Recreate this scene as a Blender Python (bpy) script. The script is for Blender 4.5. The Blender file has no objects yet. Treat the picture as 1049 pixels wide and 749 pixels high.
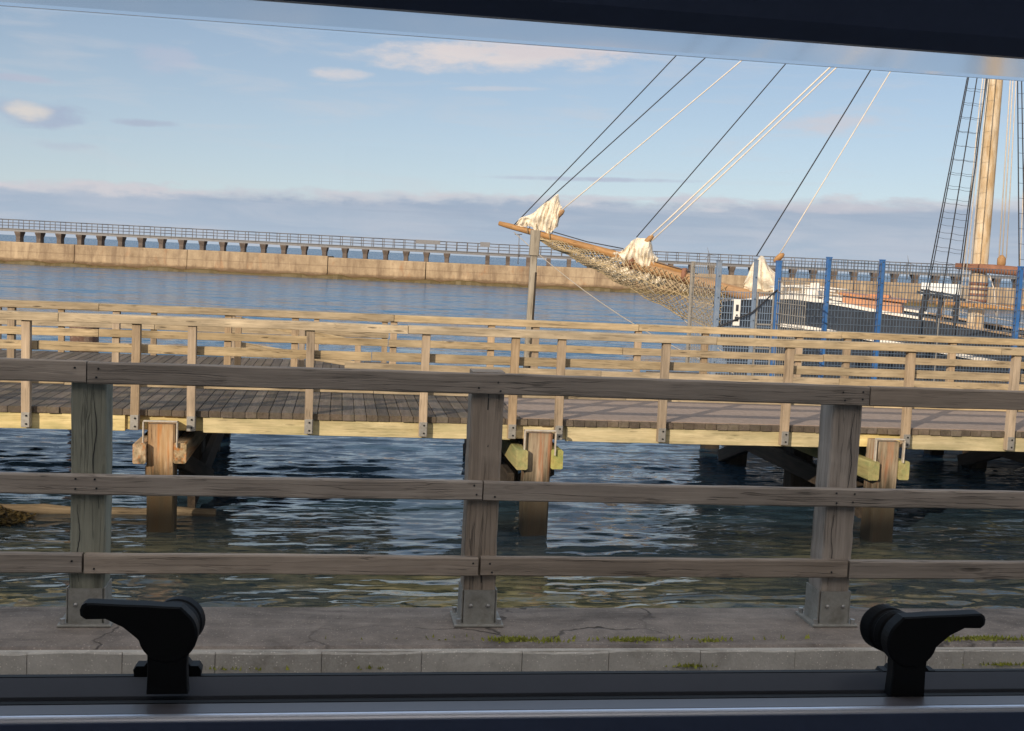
import bpy, math, random
import numpy as np
from mathutils import Vector, Matrix

random.seed(7)
rng = np.random.default_rng(11)
R = math.radians
scene = bpy.context.scene
COL = scene.collection
WATER_Z = -1.8
PANE = True

# ------------------------------------------------------------------ materials
class NT:
    """small helper round a node tree"""
    def __init__(self, tree):
        self.t = tree; self.n = tree.nodes; self.l = tree.links
    def node(self, kind, **kw):
        nd = self.n.new(kind)
        for k, v in kw.items():
            setattr(nd, k, v)
        return nd
    def link(self, a, b): self.l.new(a, b)
    def setin(self, nd, name, v):
        s = nd.inputs[name]
        if hasattr(v, 'is_linked') or isinstance(v, bpy.types.NodeSocket): self.link(v, s)
        else: s.default_value = v
    def math(self, op, a, b=None, c=None, clamp=False):
        nd = self.node('ShaderNodeMath', operation=op, use_clamp=clamp)
        for i, v in enumerate((a, b, c)):
            if v is not None: self.setin(nd, i, v)
        return nd.outputs[0]
    def vmath(self, op, a, b=None):
        nd = self.node('ShaderNodeVectorMath', operation=op)
        for i, v in enumerate((a, b)):
            if v is not None: self.setin(nd, i, v)
        return nd.outputs[0]
    def noise(self, vec, scale, detail=4, rough=.55, dist=0):
        nd = self.node('ShaderNodeTexNoise')
        self.link(vec, nd.inputs['Vector'])
        nd.inputs['Scale'].default_value = scale; nd.inputs['Detail'].default_value = detail
        nd.inputs['Roughness'].default_value = rough; nd.inputs['Distortion'].default_value = dist
        return nd.outputs['Fac']
    def mapping(self, vec, scale=(1, 1, 1), loc=(0, 0, 0), rot=(0, 0, 0)):
        nd = self.node('ShaderNodeMapping')
        self.link(vec, nd.inputs['Vector'])
        nd.inputs['Scale'].default_value = scale; nd.inputs['Location'].default_value = loc
        nd.inputs['Rotation'].default_value = rot
        return nd.outputs[0]
    def ramp(self, fac, stops, interp='LINEAR'):
        nd = self.node('ShaderNodeValToRGB')
        nd.color_ramp.interpolation = interp
        el = nd.color_ramp.elements
        while len(el) < len(stops): el.new(.5)
        for e, (p, c) in zip(el, stops):
            e.position = p; e.color = (c, c, c, 1) if isinstance(c, (int, float)) else (*c, 1)
        self.link(fac, nd.inputs[0])
        return nd.outputs[0]
    def mix(self, fac, a, b, mode='MIX'):
        nd = self.node('ShaderNodeMix', data_type='RGBA', blend_type=mode)
        nd.clamp_factor = True
        for s, v in ((nd.inputs[0], fac), (nd.inputs[6], a), (nd.inputs[7], b)):
            if isinstance(v, bpy.types.NodeSocket): self.link(v, s)
            elif isinstance(v, (int, float)): s.default_value = v
            else: s.default_value = (*v, 1)
        return nd.outputs[2]
    def mapr(self, v, a, b, c=0., d=1., smooth=False):
        nd = self.node('ShaderNodeMapRange', clamp=True)
        if smooth: nd.interpolation_type = 'SMOOTHSTEP'
        self.link(v, nd.inputs[0])
        for i, x in zip((1, 2, 3, 4), (a, b, c, d)): nd.inputs[i].default_value = x
        return nd.outputs[0]
    def bump(self, h, strength=.3, dist=.01, normal=None):
        nd = self.node('ShaderNodeBump')
        nd.inputs['Strength'].default_value = strength; nd.inputs['Distance'].default_value = dist
        self.link(h, nd.inputs['Height'])
        if normal is not None: self.link(normal, nd.inputs['Normal'])
        return nd.outputs[0]

def new_mat(name):
    m = bpy.data.materials.new(name); m.use_nodes = True
    nt = NT(m.node_tree); bs = m.node_tree.nodes['Principled BSDF']
    return m, nt, bs

def set_bs(nt, bs, color=None, rough=.6, metal=0., normal=None, spec=None):
    if color is not None:
        if isinstance(color, bpy.types.NodeSocket): nt.link(color, bs.inputs['Base Color'])
        else: bs.inputs['Base Color'].default_value = (*color, 1)
    if isinstance(rough, bpy.types.NodeSocket): nt.link(rough, bs.inputs['Roughness'])
    else: bs.inputs['Roughness'].default_value = rough
    bs.inputs['Metallic'].default_value = metal
    if normal is not None: nt.link(normal, bs.inputs['Normal'])
    if spec is not None: bs.inputs['Specular IOR Level'].default_value = spec

def wood(name, dark, light, grain=1., knots=.6, cracks=.6, rough=.85, bump=.5, var=.35, moss=None, mossamt=0., stain=None, wet_shade=False):
    """board timber; grain runs along the x of the stored grain coordinates"""
    m, nt, bs = new_mat(name)
    at = nt.node('ShaderNodeAttribute', attribute_name='gco').outputs['Vector']
    rnd = nt.node('ShaderNodeAttribute', attribute_name='rnd').outputs['Fac']
    warp = nt.noise(nt.mapping(at, (1.3, 4, 4)), 1.2, 3)
    wv = nt.node('ShaderNodeCombineXYZ'); nt.link(nt.math('MULTIPLY', warp, .035), wv.inputs[1]); nt.link(nt.math('MULTIPLY', warp, .03), wv.inputs[2])
    v = nt.vmath('ADD', at, wv.outputs[0])
    fine = nt.noise(nt.mapping(v, (2.2, 95 * grain, 95 * grain)), 1.0, 5, .62)
    mid = nt.noise(nt.mapping(v, (.9, 26 * grain, 26 * grain)), 1.0, 4, .6)
    blot = nt.noise(nt.mapping(at, (2.2, 6, 6)), 1.0, 4, .6)
    f = nt.math('ADD', nt.math('MULTIPLY', fine, .5), nt.math('MULTIPLY', mid, .5))
    col = nt.ramp(f, [(.30, dark), (.52, tuple((a + b) / 2 for a, b in zip(dark, light))), (.70, light)])
    col = nt.mix(nt.mapr(blot, .35, .75, 0, .45), col, tuple(x * .62 for x in dark))
    # knots
    vo = nt.node('ShaderNodeTexVoronoi'); vo.inputs['Scale'].default_value = 1.0
    nt.link(nt.mapping(v, (2.3, 13, 13)), vo.inputs['Vector'])
    kd = vo.outputs['Distance']
    sel = nt.node('ShaderNodeSeparateColor'); nt.link(vo.outputs['Color'], sel.inputs[0])
    on = nt.math('GREATER_THAN', sel.outputs[0], .62)
    ring = nt.math('MULTIPLY', nt.math('SINE', nt.math('MULTIPLY', kd, 55.)), nt.mapr(kd, .12, .42, .5, 0.))
    kmask = nt.math('MULTIPLY', nt.mapr(kd, .07, .17, 1, 0, True), on)
    kk = nt.math('MULTIPLY', nt.math('ADD', kmask, nt.math('MULTIPLY', nt.math('MAXIMUM', ring, 0.), on)), knots, clamp=True)
    col = nt.mix(kk, col, tuple(x * .35 for x in dark))
    # drying cracks
    cr = nt.noise(nt.mapping(v, (.8, 42, 42), (3, 7, 1)), 1.0, 2, .5)
    crm = nt.math('MULTIPLY', nt.mapr(nt.math('ABSOLUTE', nt.math('SUBTRACT', cr, .5)), .004, .02, 1, 0), nt.mapr(blot, .45, .6, 0, 1))
    col = nt.mix(nt.math('MULTIPLY', crm, cracks), col, tuple(x * .2 for x in dark))
    if moss is not None:
        mn = nt.noise(nt.mapping(at, (1.6, 8, 8), (9, 2, 4)), 1.0, 5, .65)
        col = nt.mix(nt.mapr(mn, .42, .7, 0, mossamt), col, moss)
    if stain is not None:
        sn = nt.noise(nt.mapping(at, (1.1, 16, 16), (1, 5, 8)), 1.0, 4, .6)
        col = nt.mix(nt.mapr(sn, .5, .68, 0, .85), col, stain)
    if wet_shade:                                                   # tide band of dark slime, raised so its colour adds shade to the lower piles
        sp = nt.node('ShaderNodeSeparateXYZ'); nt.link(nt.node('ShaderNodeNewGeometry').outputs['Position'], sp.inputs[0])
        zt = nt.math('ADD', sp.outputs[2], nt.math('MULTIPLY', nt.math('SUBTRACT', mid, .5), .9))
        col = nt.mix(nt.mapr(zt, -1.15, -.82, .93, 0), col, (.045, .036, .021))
    hs = nt.node('ShaderNodeHueSaturation')
    nt.link(nt.math('ADD', nt.math('MULTIPLY', rnd, var), 1 - var / 2), hs.inputs['Value'])
    nt.link(nt.math('ADD', nt.math('MULTIPLY', nt.math('FRACT', nt.math('MULTIPLY', rnd, 7.3)), .3), .85), hs.inputs['Saturation'])
    nt.link(col, hs.inputs['Color'])
    h = nt.math('SUBTRACT', f, nt.math('MULTIPLY', crm, 1.2))
    set_bs(nt, bs, hs.outputs[0], rough, normal=nt.bump(h, bump, .006), spec=.25)
    return m

def plain(name, c, rough=.5, metal=0., var=.25, scale=8., bump=.0, dirt=None, dirtamt=.5, spec=None):
    m, nt, bs = new_mat(name)
    tc = nt.node('ShaderNodeTexCoord').outputs['Object']
    n1 = nt.noise(tc, scale, 5, .6); n2 = nt.noise(tc, scale * 6, 4, .6)
    f = nt.math('ADD', nt.math('MULTIPLY', n1, .65), nt.math('MULTIPLY', n2, .35))
    col = nt.ramp(f, [(.3, tuple(x * (1 - var) for x in c)), (.7, tuple(min(1, x * (1 + var)) for x in c))])
    if dirt is not None:
        col = nt.mix(nt.mapr(nt.noise(tc, scale * 1.7, 6, .7), .48, .72, 0, dirtamt), col, dirt)
    set_bs(nt, bs, col, rough, metal, nt.bump(f, bump, .01) if bump else None, spec)
    return m

def concrete(name, a, b, scale=1., stain=(.05, .045, .04), streak=False, weed=None, rough=.9, bump=.4, cracks=False):
    m, nt, bs = new_mat(name)
    tc = nt.node('ShaderNodeTexCoord').outputs['Object']
    big = nt.noise(tc, .7 * scale, 5, .6); med = nt.noise(tc, 5 * scale, 6, .65); fin = nt.noise(tc, 60 * scale, 4, .7)
    f = nt.math('ADD', nt.math('ADD', nt.math('MULTIPLY', big, .4), nt.math('MULTIPLY', med, .35)), nt.math('MULTIPLY', fin, .25))
    col = nt.ramp(f, [(.36, a), (.64, b)])
    col = nt.mix(nt.mapr(nt.noise(tc, 2.3 * scale, 6, .7, .4), .52, .72, 0, .6), col, stain)
    spk = nt.node('ShaderNodeTexVoronoi'); spk.inputs['Scale'].default_value = 55 * scale; nt.link(tc, spk.inputs['Vector'])
    sc_ = nt.node('ShaderNodeSeparateColor'); nt.link(spk.outputs['Color'], sc_.inputs[0])
    col = nt.mix(nt.math('MULTIPLY', nt.mapr(spk.outputs['Distance'], .18, .3, .55, 0), nt.math('GREATER_THAN', sc_.outputs[0], .75)), col, tuple(min(1, x * 1.7) for x in b))
    if streak:
        st = nt.noise(nt.mapping(tc, (.9, .9, .10)), 1.0, 6, .7)
        col = nt.mix(nt.mapr(st, .47, .64, 0, .7), col, stain)
        ru = nt.noise(nt.mapping(tc, (.5, .5, .22), (2, 8, 4)), 1.0, 5, .7)
        col = nt.mix(nt.mapr(ru, .58, .72, 0, .55), col, (.33, .15, .06))
        zl = nt.node('ShaderNodeSeparateXYZ'); nt.link(nt.node('ShaderNodeNewGeometry').outputs['Position'], zl.inputs[0])
        ln = nt.math('ABSOLUTE', nt.math('SUBTRACT', zl.outputs[2], nt.math('ADD', -.28, nt.math('MULTIPLY', big, .06))))
        col = nt.mix(nt.mapr(ln, .03, .09, .45, 0), col, stain)
        st2 = nt.noise(nt.mapping(tc, (.9, .9, .16), (7, 3, 0)), 1.0, 5, .65)
        col = nt.mix(nt.mapr(st2, .54, .75, 0, .5), col, tuple(min(1, x * 1.45) for x in b))
    if weed is not None:
        sp = nt.node('ShaderNodeSeparateXYZ'); nt.link(nt.node('ShaderNodeNewGeometry').outputs['Position'], sp.inputs[0])
        zz = nt.math('ADD', sp.outputs[2], nt.math('MULTIPLY', nt.math('SUBTRACT', med, .5), .5))
        col = nt.mix(nt.mapr(zz, weed[0], weed[1], .9, 0), col, weed[2])
    hgt = nt.math('ADD', nt.math('MULTIPLY', fin, .6), med)
    if cracks:
        wq = nt.node('ShaderNodeTexNoise'); wq.inputs['Scale'].default_value = 3.; wq.inputs['Detail'].default_value = 4; nt.link(tc, wq.inputs['Vector'])
        vv = nt.vmath('ADD', tc, nt.vmath('MULTIPLY', wq.outputs['Color'], (.35, .35, .35)))
        ve = nt.node('ShaderNodeTexVoronoi', feature='DISTANCE_TO_EDGE'); ve.inputs['Scale'].default_value = 1.15; nt.link(vv, ve.inputs['Vector'])
        ck = nt.math('MULTIPLY', nt.mapr(ve.outputs['Distance'], .003, .011, 1, 0), nt.mapr(big, .42, .56, 0, .9))
        col = nt.mix(ck, col, tuple(x * .3 for x in a))
        dust = nt.noise(nt.mapping(tc, (1.2, 7., 1)), 1., 6, .7, .5)
        col = nt.mix(nt.mapr(dust, .52, .70, 0, .5), col, tuple(min(1, x * 1.3) for x in b))
        col = nt.mix(nt.mapr(nt.noise(nt.mapping(tc, (.8, 3.5, 1), (5, 1, 0)), 1., 6, .7, .8), .54, .66, 0, .65), col, stain)
        hgt = nt.math('SUBTRACT', hgt, nt.math('MULTIPLY', ck, .8))
    set_bs(nt, bs, col, rough, normal=nt.bump(hgt, bump, .008), spec=.25)
    return m

M = {}
M['fence_wood'] = wood('weathered grey fence timber', (.235, .192, .155), (.47, .39, .32), knots=.9, cracks=.5, bump=.8)
M['fence_green'] = wood('green tinged fence timber', (.21, .21, .165), (.42, .415, .335), knots=.5, cracks=.5, bump=.8)
M['rail_wood'] = wood('pale jetty rail timber', (.33, .25, .155), (.66, .54, .365), knots=.95, cracks=.7, moss=(.19, .155, .105), mossamt=.6)
M['post_wood'] = wood('pale jetty post timber', (.30, .225, .15), (.54, .42, .30), knots=.4, cracks=.6, moss=(.2, .16, .12), mossamt=.5)
M['fascia_wood'] = wood('yellowish fascia timber', (.50, .40, .20), (.80, .68, .40), knots=.5, cracks=.4, moss=(.22, .23, .10), mossamt=.5)
M['waling_wood'] = wood('greenish treated timber', (.30, .25, .10), (.60, .54, .24), knots=.2, cracks=.4, moss=(.22, .30, .12), mossamt=.6)
M['deck_wood'] = wood('dark deck plank timber', (.075, .058, .046), (.19, .155, .128), knots=.2, cracks=.5, var=.5, moss=(.11, .10, .055), mossamt=.4)
M['pile_wood'] = wood('orange stained pile timber', (.25, .17, .10), (.64, .52, .37), grain=.55, knots=.2, cracks=1., stain=(.40, .14, .04), moss=(.16, .14, .07), mossamt=.5, wet_shade=True)
M['rust_pile'] = wood('rust streaked pile timber', (.24, .14, .075), (.62, .46, .29), grain=.45, knots=.1, cracks=1., stain=(.44, .17, .04), moss=(.36, .19, .06), mossamt=.7, wet_shade=True)
M['dark_pile'] = wood('dark shaded pile timber', (.025, .02, .016), (.10, .075, .055), grain=.6, knots=.2)  # darker copy of the pile timber, shade under the deck put into the colour
M['old_post'] = wood('silvery weathered post timber', (.22, .19, .15), (.50, .44, .345), cracks=.9)
M['spar'] = wood('varnished spar timber', (.30, .165, .08), (.54, .34, .175), knots=.2, cracks=.8, rough=.6, var=.15, moss=(.20, .13, .08), mossamt=.5)
M['mast'] = wood('flaking mast timber', (.38, .25, .13), (.66, .51, .32), knots=.2, cracks=.2, rough=.7, moss=(.74, .67, .55), mossamt=.8)
M['log'] = wood('waterlogged log', (.10, .075, .05), (.30, .24, .16), grain=.5)
M['grip_deck'] = plain('brown grip strip surface', (.27, .21, .175), .95, var=.3, scale=14, bump=.4)
M['galv'] = plain('galvanised steel', (.42, .41, .39), .5, .65, var=.25, scale=20, dirt=(.22, .15, .10), dirtamt=.35)
M['shoe'] = plain('weathered galvanised shoe', (.30, .29, .26), .65, .2, var=.25, scale=9, dirt=(.14, .12, .09), dirtamt=.6)
M['quay'] = concrete('worn quay surface', (.13, .108, .092), (.34, .285, .24), 1.4, stain=(.09, .075, .065), bump=.8, cracks=True)
M['kerb'] = concrete('kerb stone', (.34, .31, .27), (.58, .54, .48), 1.6, stain=(.17, .15, .12), streak=False)
M['road'] = concrete('asphalt', (.035, .035, .035), (.07, .07, .07), 2.)
M['breakwater'] = concrete('sunlit breakwater concrete', (.25, .18, .112), (.45, .345, .228), .25, stain=(.17, .115, .075), streak=True, weed=(-1.35, -.95, (.11, .07, .04)))
M['trestle'] = concrete('trestle concrete', (.06, .052, .05), (.19, .15, .125), .6, stain=(.05, .04, .035))
M['trestle_deck'] = plain('grey trestle steel', (.19, .19, .20), .6, .3)
M['far_rail'] = plain('far railing steel', (.16, .15, .15), .6, .3)
M['hull'] = plain('blue black hull paint', (.028, .036, .052), .42, var=.35, scale=2., dirt=(.07, .075, .085), dirtamt=.4)
M['white'] = plain('white boat paint', (.76, .73, .68), .5, var=.12, scale=3., dirt=(.42, .32, .22), dirtamt=.3)
M['cabin'] = plain('orange varnished cabin', (.42, .17, .055), .45, var=.35, scale=3.)
M['rust'] = plain('rust brown iron', (.22, .10, .06), .75, var=.35, scale=7.)
M['shipdeck'] = plain('ship deck timber', (.35, .25, .16), .8, var=.2, scale=4.)
M['canvas'] = plain('cream sailcloth', (.76, .69, .57), .9, var=.25, scale=5., dirt=(.36, .26, .16), dirtamt=.8, bump=.3)
M['net'] = plain('tan rope net', (.40, .31, .18), .95, var=.3, scale=4.)
M['rope_dark'] = plain('tarred rope', (.03, .032, .04), .9)
M['rope_white'] = plain('pale rope', (.66, .60, .53), .9, var=.15)
M['wire_grey'] = plain('galvanised chain', (.42, .38, .33), .6, .3)
M['blue'] = plain('blue powder coat', (.030, .125, .36), .45, var=.2, scale=3., dirt=(.22, .27, .33), dirtamt=.25)
M['pale_blue'] = plain('faded blue grey coat', (.16, .22, .32), .5, var=.25, scale=3., dirt=(.36, .36, .36), dirtamt=.4)
M['mesh'] = plain('blue grey welded wire', (.10, .14, .20), .5, .3)
M['mesh_pale'] = plain('faded blue welded wire', (.20, .27, .38), .5, .2)
M['mesh_tan'] = plain('rust tinged welded wire', (.33, .31, .28), .6, .3)
M['strap'] = plain('pale strap steel', (.52, .48, .42), .6, .2, dirt=(.30, .18, .10), dirtamt=.5)
M['sign'] = plain('white sign face', (.80, .80, .78), .5, var=.05)
M['ink'] = plain('dark sign ink', (.03, .035, .05), .6)
M['plastic'] = plain('black latch plastic', (.005, .005, .006), .6, var=.1, scale=40, spec=.25)
M['rubber'] = plain('black rubber seal', (.008, .008, .009), .7)
M['frame_grey'] = plain('slate window plastic', (.095, .105, .13), .32, var=.06, scale=30)
M['sill'] = plain('grey sill plastic', (.19, .175, .185), .36, var=.06, scale=30)
M['nosing'] = plain('pale aluminium nosing', (.76, .79, .88), .46, .85, var=.05, scale=30)
M['blind'] = plain('dark blind cassette', (.065, .09, .17), .5, var=.1, scale=20)
M['van_out'] = plain('white van paint', (.80, .79, .76), .3, var=.03)
M['van_in'] = plain('pale van lining', (.55, .54, .52), .8)
M['rusty_drum'] = plain('rust streaked drum', (.13, .075, .055), .85, var=.4, scale=6, dirt=(.40, .36, .30), dirtamt=.5)
M['weed'] = plain('brown seaweed', (.10, .07, .022), .5, var=.5, scale=9., bump=.4)
M['moss'] = plain('yellow green moss', (.30, .31, .05), .9, var=.35, scale=20.)
M['turbine'] = plain('grey turbine paint', (.17, .18, .20), .5)

M['render'] = concrete('pale wall render', (.50, .46, .40), (.66, .61, .54), .5, stain=(.36, .32, .27))
M['slate'] = plain('roof slate', (.06, .06, .07), .7)
M['darkglass'] = plain('dark window glass', (.02, .025, .03), .1)

def pane_mat():
    m = bpy.data.materials.new('clear acrylic'); m.use_nodes = True
    nt = NT(m.node_tree); nt.n.clear()
    out = nt.node('ShaderNodeOutputMaterial'); tr = nt.node('ShaderNodeBsdfTransparent'); gl = nt.node('ShaderNodeBsdfGlossy')
    tr.inputs[0].default_value = (.985, .985, .985, 1); gl.inputs['Roughness'].default_value = .02
    mx = nt.node('ShaderNodeMixShader'); mx.inputs[0].default_value = .03
    nt.link(tr.outputs[0], mx.inputs[1]); nt.link(gl.outputs[0], mx.inputs[2]); nt.link(mx.outputs[0], out.inputs[0])
    return m
M['pane'] = pane_mat()
def rim_mat():
    m, nt, bs = new_mat('pale acrylic rim')
    bs.inputs['Base Color'].default_value = (.96, .97, .985, 1); bs.inputs['Roughness'].default_value = .12
    bs.inputs['IOR'].default_value = 1.2
    bs.inputs['Transmission Weight'].default_value = .88
    return m
M['rim'] = rim_mat()

def water_mat():
    m, nt, bs = new_mat('harbour water')
    geo = nt.node('ShaderNodeNewGeometry').outputs['Position']
    sp = nt.node('ShaderNodeSeparateXYZ'); nt.link(geo, sp.inputs[0]); yy = sp.outputs[1]
    def slope(sx, sy, rot, loc, det, ax, ay):
        nd = nt.node('ShaderNodeTexNoise'); nt.link(nt.mapping(geo, (sx, sy, 1), loc, (0, 0, rot)), nd.inputs['Vector'])
        nd.inputs['Scale'].default_value = 1.; nd.inputs['Detail'].default_value = det; nd.inputs['Roughness'].default_value = .55; nd.inputs['Distortion'].default_value = .4
        v = nt.vmath('SUBTRACT', nd.outputs['Color'], (.5, .5, .5))
        return nt.vmath('MULTIPLY', v, (ax, ay, 0))
    near = nt.vmath('ADD', slope(1.1, 6.5, .06, (0, 0, 0), 4, .22, 1.0), slope(2.6, 17., -.08, (7, 3, 0), 3, .16, .75))
    far = nt.vmath('ADD', slope(.22, .55, .06, (2, 9, 0), 4, .4, 1.15), slope(.9, 2.2, -.12, (4, 1, 0), 3, .3, .95))
    lane = nt.noise(nt.mapping(geo, (.010, .050, 1), (2, 4, 0), (0, 0, -.10)), 1., 4, .6)
    lanes = nt.noise(nt.mapping(geo, (.035, .22, 1), (8, 1, 0), (0, 0, -.08)), 1., 4, .6)
    fk = nt.math('MULTIPLY', nt.math('ADD', nt.mapr(yy, 14, 40, .08, 1.0, True), nt.mapr(yy, 146, 260, 0, 1.2)), nt.math('ADD', nt.mapr(lane, .40, .60, .35, .85), nt.mapr(lanes, .4, .62, 0, .35)))
    nk = nt.mapr(yy, 13.5, 18, .30, .85)
    def scl(v, k):
        nd = nt.node('ShaderNodeVectorMath', operation='SCALE'); nt.link(v, nd.inputs[0]); nt.link(k, nd.inputs[3]); return nd.outputs[0]
    tot = nt.vmath('ADD', scl(near, nk), scl(far, fk))
    gn = nt.node('ShaderNodeNewGeometry').outputs['Normal']
    nrm = nt.vmath('NORMALIZE', nt.vmath('ADD', gn, tot))
    bedn = nt.noise(nt.vmath('ADD', nt.mapping(geo, (2.1, 11., 1), (3, 3, 0), (0, 0, .05)), tot), 1., 4, .6, .8)
    bed = nt.ramp(bedn, [(.36, (.018, .03, .025)), (.50, (.15, .135, .065)), (.68, (.27, .23, .12))])
    shal = nt.noise(nt.mapping(geo, (.25, .5, 1), (6, 2, 0)), 1., 3, .5)
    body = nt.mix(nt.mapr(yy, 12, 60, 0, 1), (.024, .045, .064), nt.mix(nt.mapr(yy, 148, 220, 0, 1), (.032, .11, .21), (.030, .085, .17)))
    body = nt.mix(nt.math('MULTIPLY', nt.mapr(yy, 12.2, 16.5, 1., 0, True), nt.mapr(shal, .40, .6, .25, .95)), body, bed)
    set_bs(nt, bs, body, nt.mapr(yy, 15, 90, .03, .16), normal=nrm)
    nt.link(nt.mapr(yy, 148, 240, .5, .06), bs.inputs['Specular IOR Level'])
    bs.inputs['IOR'].default_value = 1.333
    return m
M['water'] = water_mat()

# ------------------------------------------------------------------ mesh builder
class MB:
    def __init__(self):
        self.v = []; self.f = []; self.g = []; self.r = []; self.smooth = []; self.m = []; self.mi = 0
    def add(self, verts, faces, gco=None, rnd=None, smooth=False):
        b = len(self.v); off = (random.uniform(0, 50), random.uniform(0, 50), random.uniform(0, 50))
        rnd = random.random() if rnd is None else rnd
        self.v += [tuple(p) for p in verts]
        gco = verts if gco is None else gco
        self.g += [(p[0] + off[0], p[1] + off[1], p[2] + off[2]) for p in gco]
        self.r += [rnd] * len(verts)
        for f in faces:
            self.f.append(tuple(i + b for i in f)); self.smooth.append(smooth); self.m.append(self.mi)
        return self
    def loft(self, rings, gr=None, closed=True, caps=True, smooth=False, rnd=None):
        n = len(rings[0]); V = [p for r in rings for p in r]; F = []
        for i in range(len(rings) - 1):
            for j in range(n if closed else n - 1):
                k = (j + 1) % n
                F.append((i * n + j, i * n + k, (i + 1) * n + k, (i + 1) * n + j))
        if caps and closed:
            F.append(tuple(range(n - 1, -1, -1))); F.append(tuple((len(rings) - 1) * n + j for j in range(n)))
        G = [p for r in gr for p in r] if gr else None
        return self.add(V, F, G, rnd, smooth)
    def beam(self, p0, p1, w, h, up=(0, 0, 1), ch=.004, jit=0., nseg=1, rnd=None):
        """chamfered timber from p0 to p1; w across, h along up"""
        p0 = Vector(p0); p1 = Vector(p1); d = (p1 - p0); L = d.length; d.normalize()
        upv = Vector(up); s = d.cross(upv).normalized(); u = s.cross(d).normalized()
        w2, h2 = w / 2, h / 2
        prof = [(-w2 + ch, -h2), (w2 - ch, -h2), (w2, -h2 + ch), (w2, h2 - ch), (w2 - ch, h2), (-w2 + ch, h2), (-w2, h2 - ch), (-w2, -h2 + ch)]
        if ch <= 0: prof = [(-w2, -h2), (w2, -h2), (w2, h2), (-w2, h2)]
        rings = []; gr = []
        a1, a2 = random.uniform(-1, 1) * jit * 1.5, random.uniform(-1, 1) * jit * 1.5
        for i in range(nseg + 1):
            t = i / nseg; c = p0 + d * (L * t)
            bow = math.sin(t * math.pi) if nseg > 1 else 0
            c = c + s * (a1 * bow) + u * (a2 * bow)
            ring = []; g = []
            for (x, y) in prof:
                q = c + s * (x + (random.uniform(-jit, jit) * .5)) + u * (y + random.uniform(-jit, jit) * .5)
                ring.append(q); g.append((L * t, x, y))
            rings.append(ring); gr.append(g)
        return self.loft(rings, gr, rnd=rnd)
    def box(self, x0, x1, y0, y1, z0, z1, ch=0., rnd=None):
        L = [(x1 - x0, 0), (y1 - y0, 1), (z1 - z0, 2)]; ax = max(L)[1]
        c = [(x0 + x1) / 2, (y0 + y1) / 2, (z0 + z1) / 2]
        if ax == 0: return self.beam((x0, c[1], c[2]), (x1, c[1], c[2]), y1 - y0, z1 - z0, (0, 0, 1), ch, rnd=rnd)
        if ax == 1: return self.beam((c[0], y0, c[2]), (c[0], y1, c[2]), x1 - x0, z1 - z0, (0, 0, 1), ch, rnd=rnd)
        return self.beam((c[0], c[1], z0), (c[0], c[1], z1), x1 - x0, y1 - y0, (0, 1, 0), ch, rnd=rnd)
    def tube(self, pts, rad, n=8, smooth=True, rnd=None, caps=True):
        pts = [Vector(p) for p in pts]; rings = []; gr = []
        rad = rad if isinstance(rad, (list, tuple)) else [rad] * len(pts)
        acc = 0.; ref = None
        for i, p in enumerate(pts):
            d = (pts[min(i + 1, len(pts) - 1)] - pts[max(i - 1, 0)]).normalized()
            if ref is None: ref = Vector((0, 0, 1)) if abs(d.z) < .9 else Vector((1, 0, 0))
            s = d.cross(ref).normalized(); u = s.cross(d)
            if i: acc += (p - pts[i - 1]).length
            ring = []; g = []
            for k in range(n):
                a = 2 * math.pi * k / n
                ring.append(p + s * (rad[i] * math.cos(a)) + u * (rad[i] * math.sin(a)))
                g.append((acc, rad[i] * math.cos(a), rad[i] * math.sin(a)))
            rings.append(ring); gr.append(g)
        return self.loft(rings, gr, smooth=smooth, rnd=rnd, caps=caps)
    def prism(self, poly, y0, y1, ch=0.):
        """polygon of (x, z) points extruded from y0 to y1, edges drawn in by ch"""
        cx = sum(p[0] for p in poly) / len(poly); cz = sum(p[1] for p in poly) / len(poly)
        def ring(y, k): return [(cx + (x - cx) * k, y, cz + (z - cz) * k) for x, z in poly]
        rr = [ring(y0, 1 - ch), ring(y0 + (y1 - y0) * .12, 1), ring(y0 + (y1 - y0) * .88, 1), ring(y1, 1 - ch)] if ch else [ring(y0, 1), ring(y1, 1)]
        return self.loft(rr)
    def build(self, name, mat, parent=None, loc=None):
        me = bpy.data.meshes.new(name)
        V = self.v
        if parent is not None:
            o_ = parent.get('_w'); o_ = Vector(o_) if o_ is not None else Vector((0, 0, 0))
        else: o_ = Vector((0, 0, 0))
        me.from_pydata([tuple(Vector(p) - o_) for p in V], [], self.f)
        me.update()
        a = me.attributes.new('gco', 'FLOAT_VECTOR', 'POINT'); a.data.foreach_set('vector', np.array(self.g, dtype=np.float32).ravel())
        b = me.attributes.new('rnd', 'FLOAT', 'POINT'); b.data.foreach_set('value', np.array(self.r, dtype=np.float32))
        me.polygons.foreach_set('use_smooth', self.smooth); me.polygons.foreach_set('material_index', self.m)
        import bmesh
        bm = bmesh.new(); bm.from_mesh(me); bmesh.ops.recalc_face_normals(bm, faces=bm.faces); bm.to_mesh(me); bm.free()
        for mm in ([mat] if isinstance(mat, str) else mat): me.materials.append(M[mm])
        o = bpy.data.objects.new(name, me); COL.objects.link(o)
        if parent is not None:
            o.parent = parent; o['_w'] = list(o_)
        return o

def thing(name, label, cat, loc=(0, 0, 0), group=None):
    o = bpy.data.objects.new(name, None); COL.objects.link(o); o.location = loc; o['_w'] = list(loc)
    o.empty_display_size = .2
    o['label'] = label; o['category'] = cat
    if group: o['group'] = group
    return o
def tag(o, label, cat, group=None):
    o['label'] = label; o['category'] = cat
    if group: o['group'] = group
    return o
def struct(o, kind='structure'):
    o['kind'] = kind; return o

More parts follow.
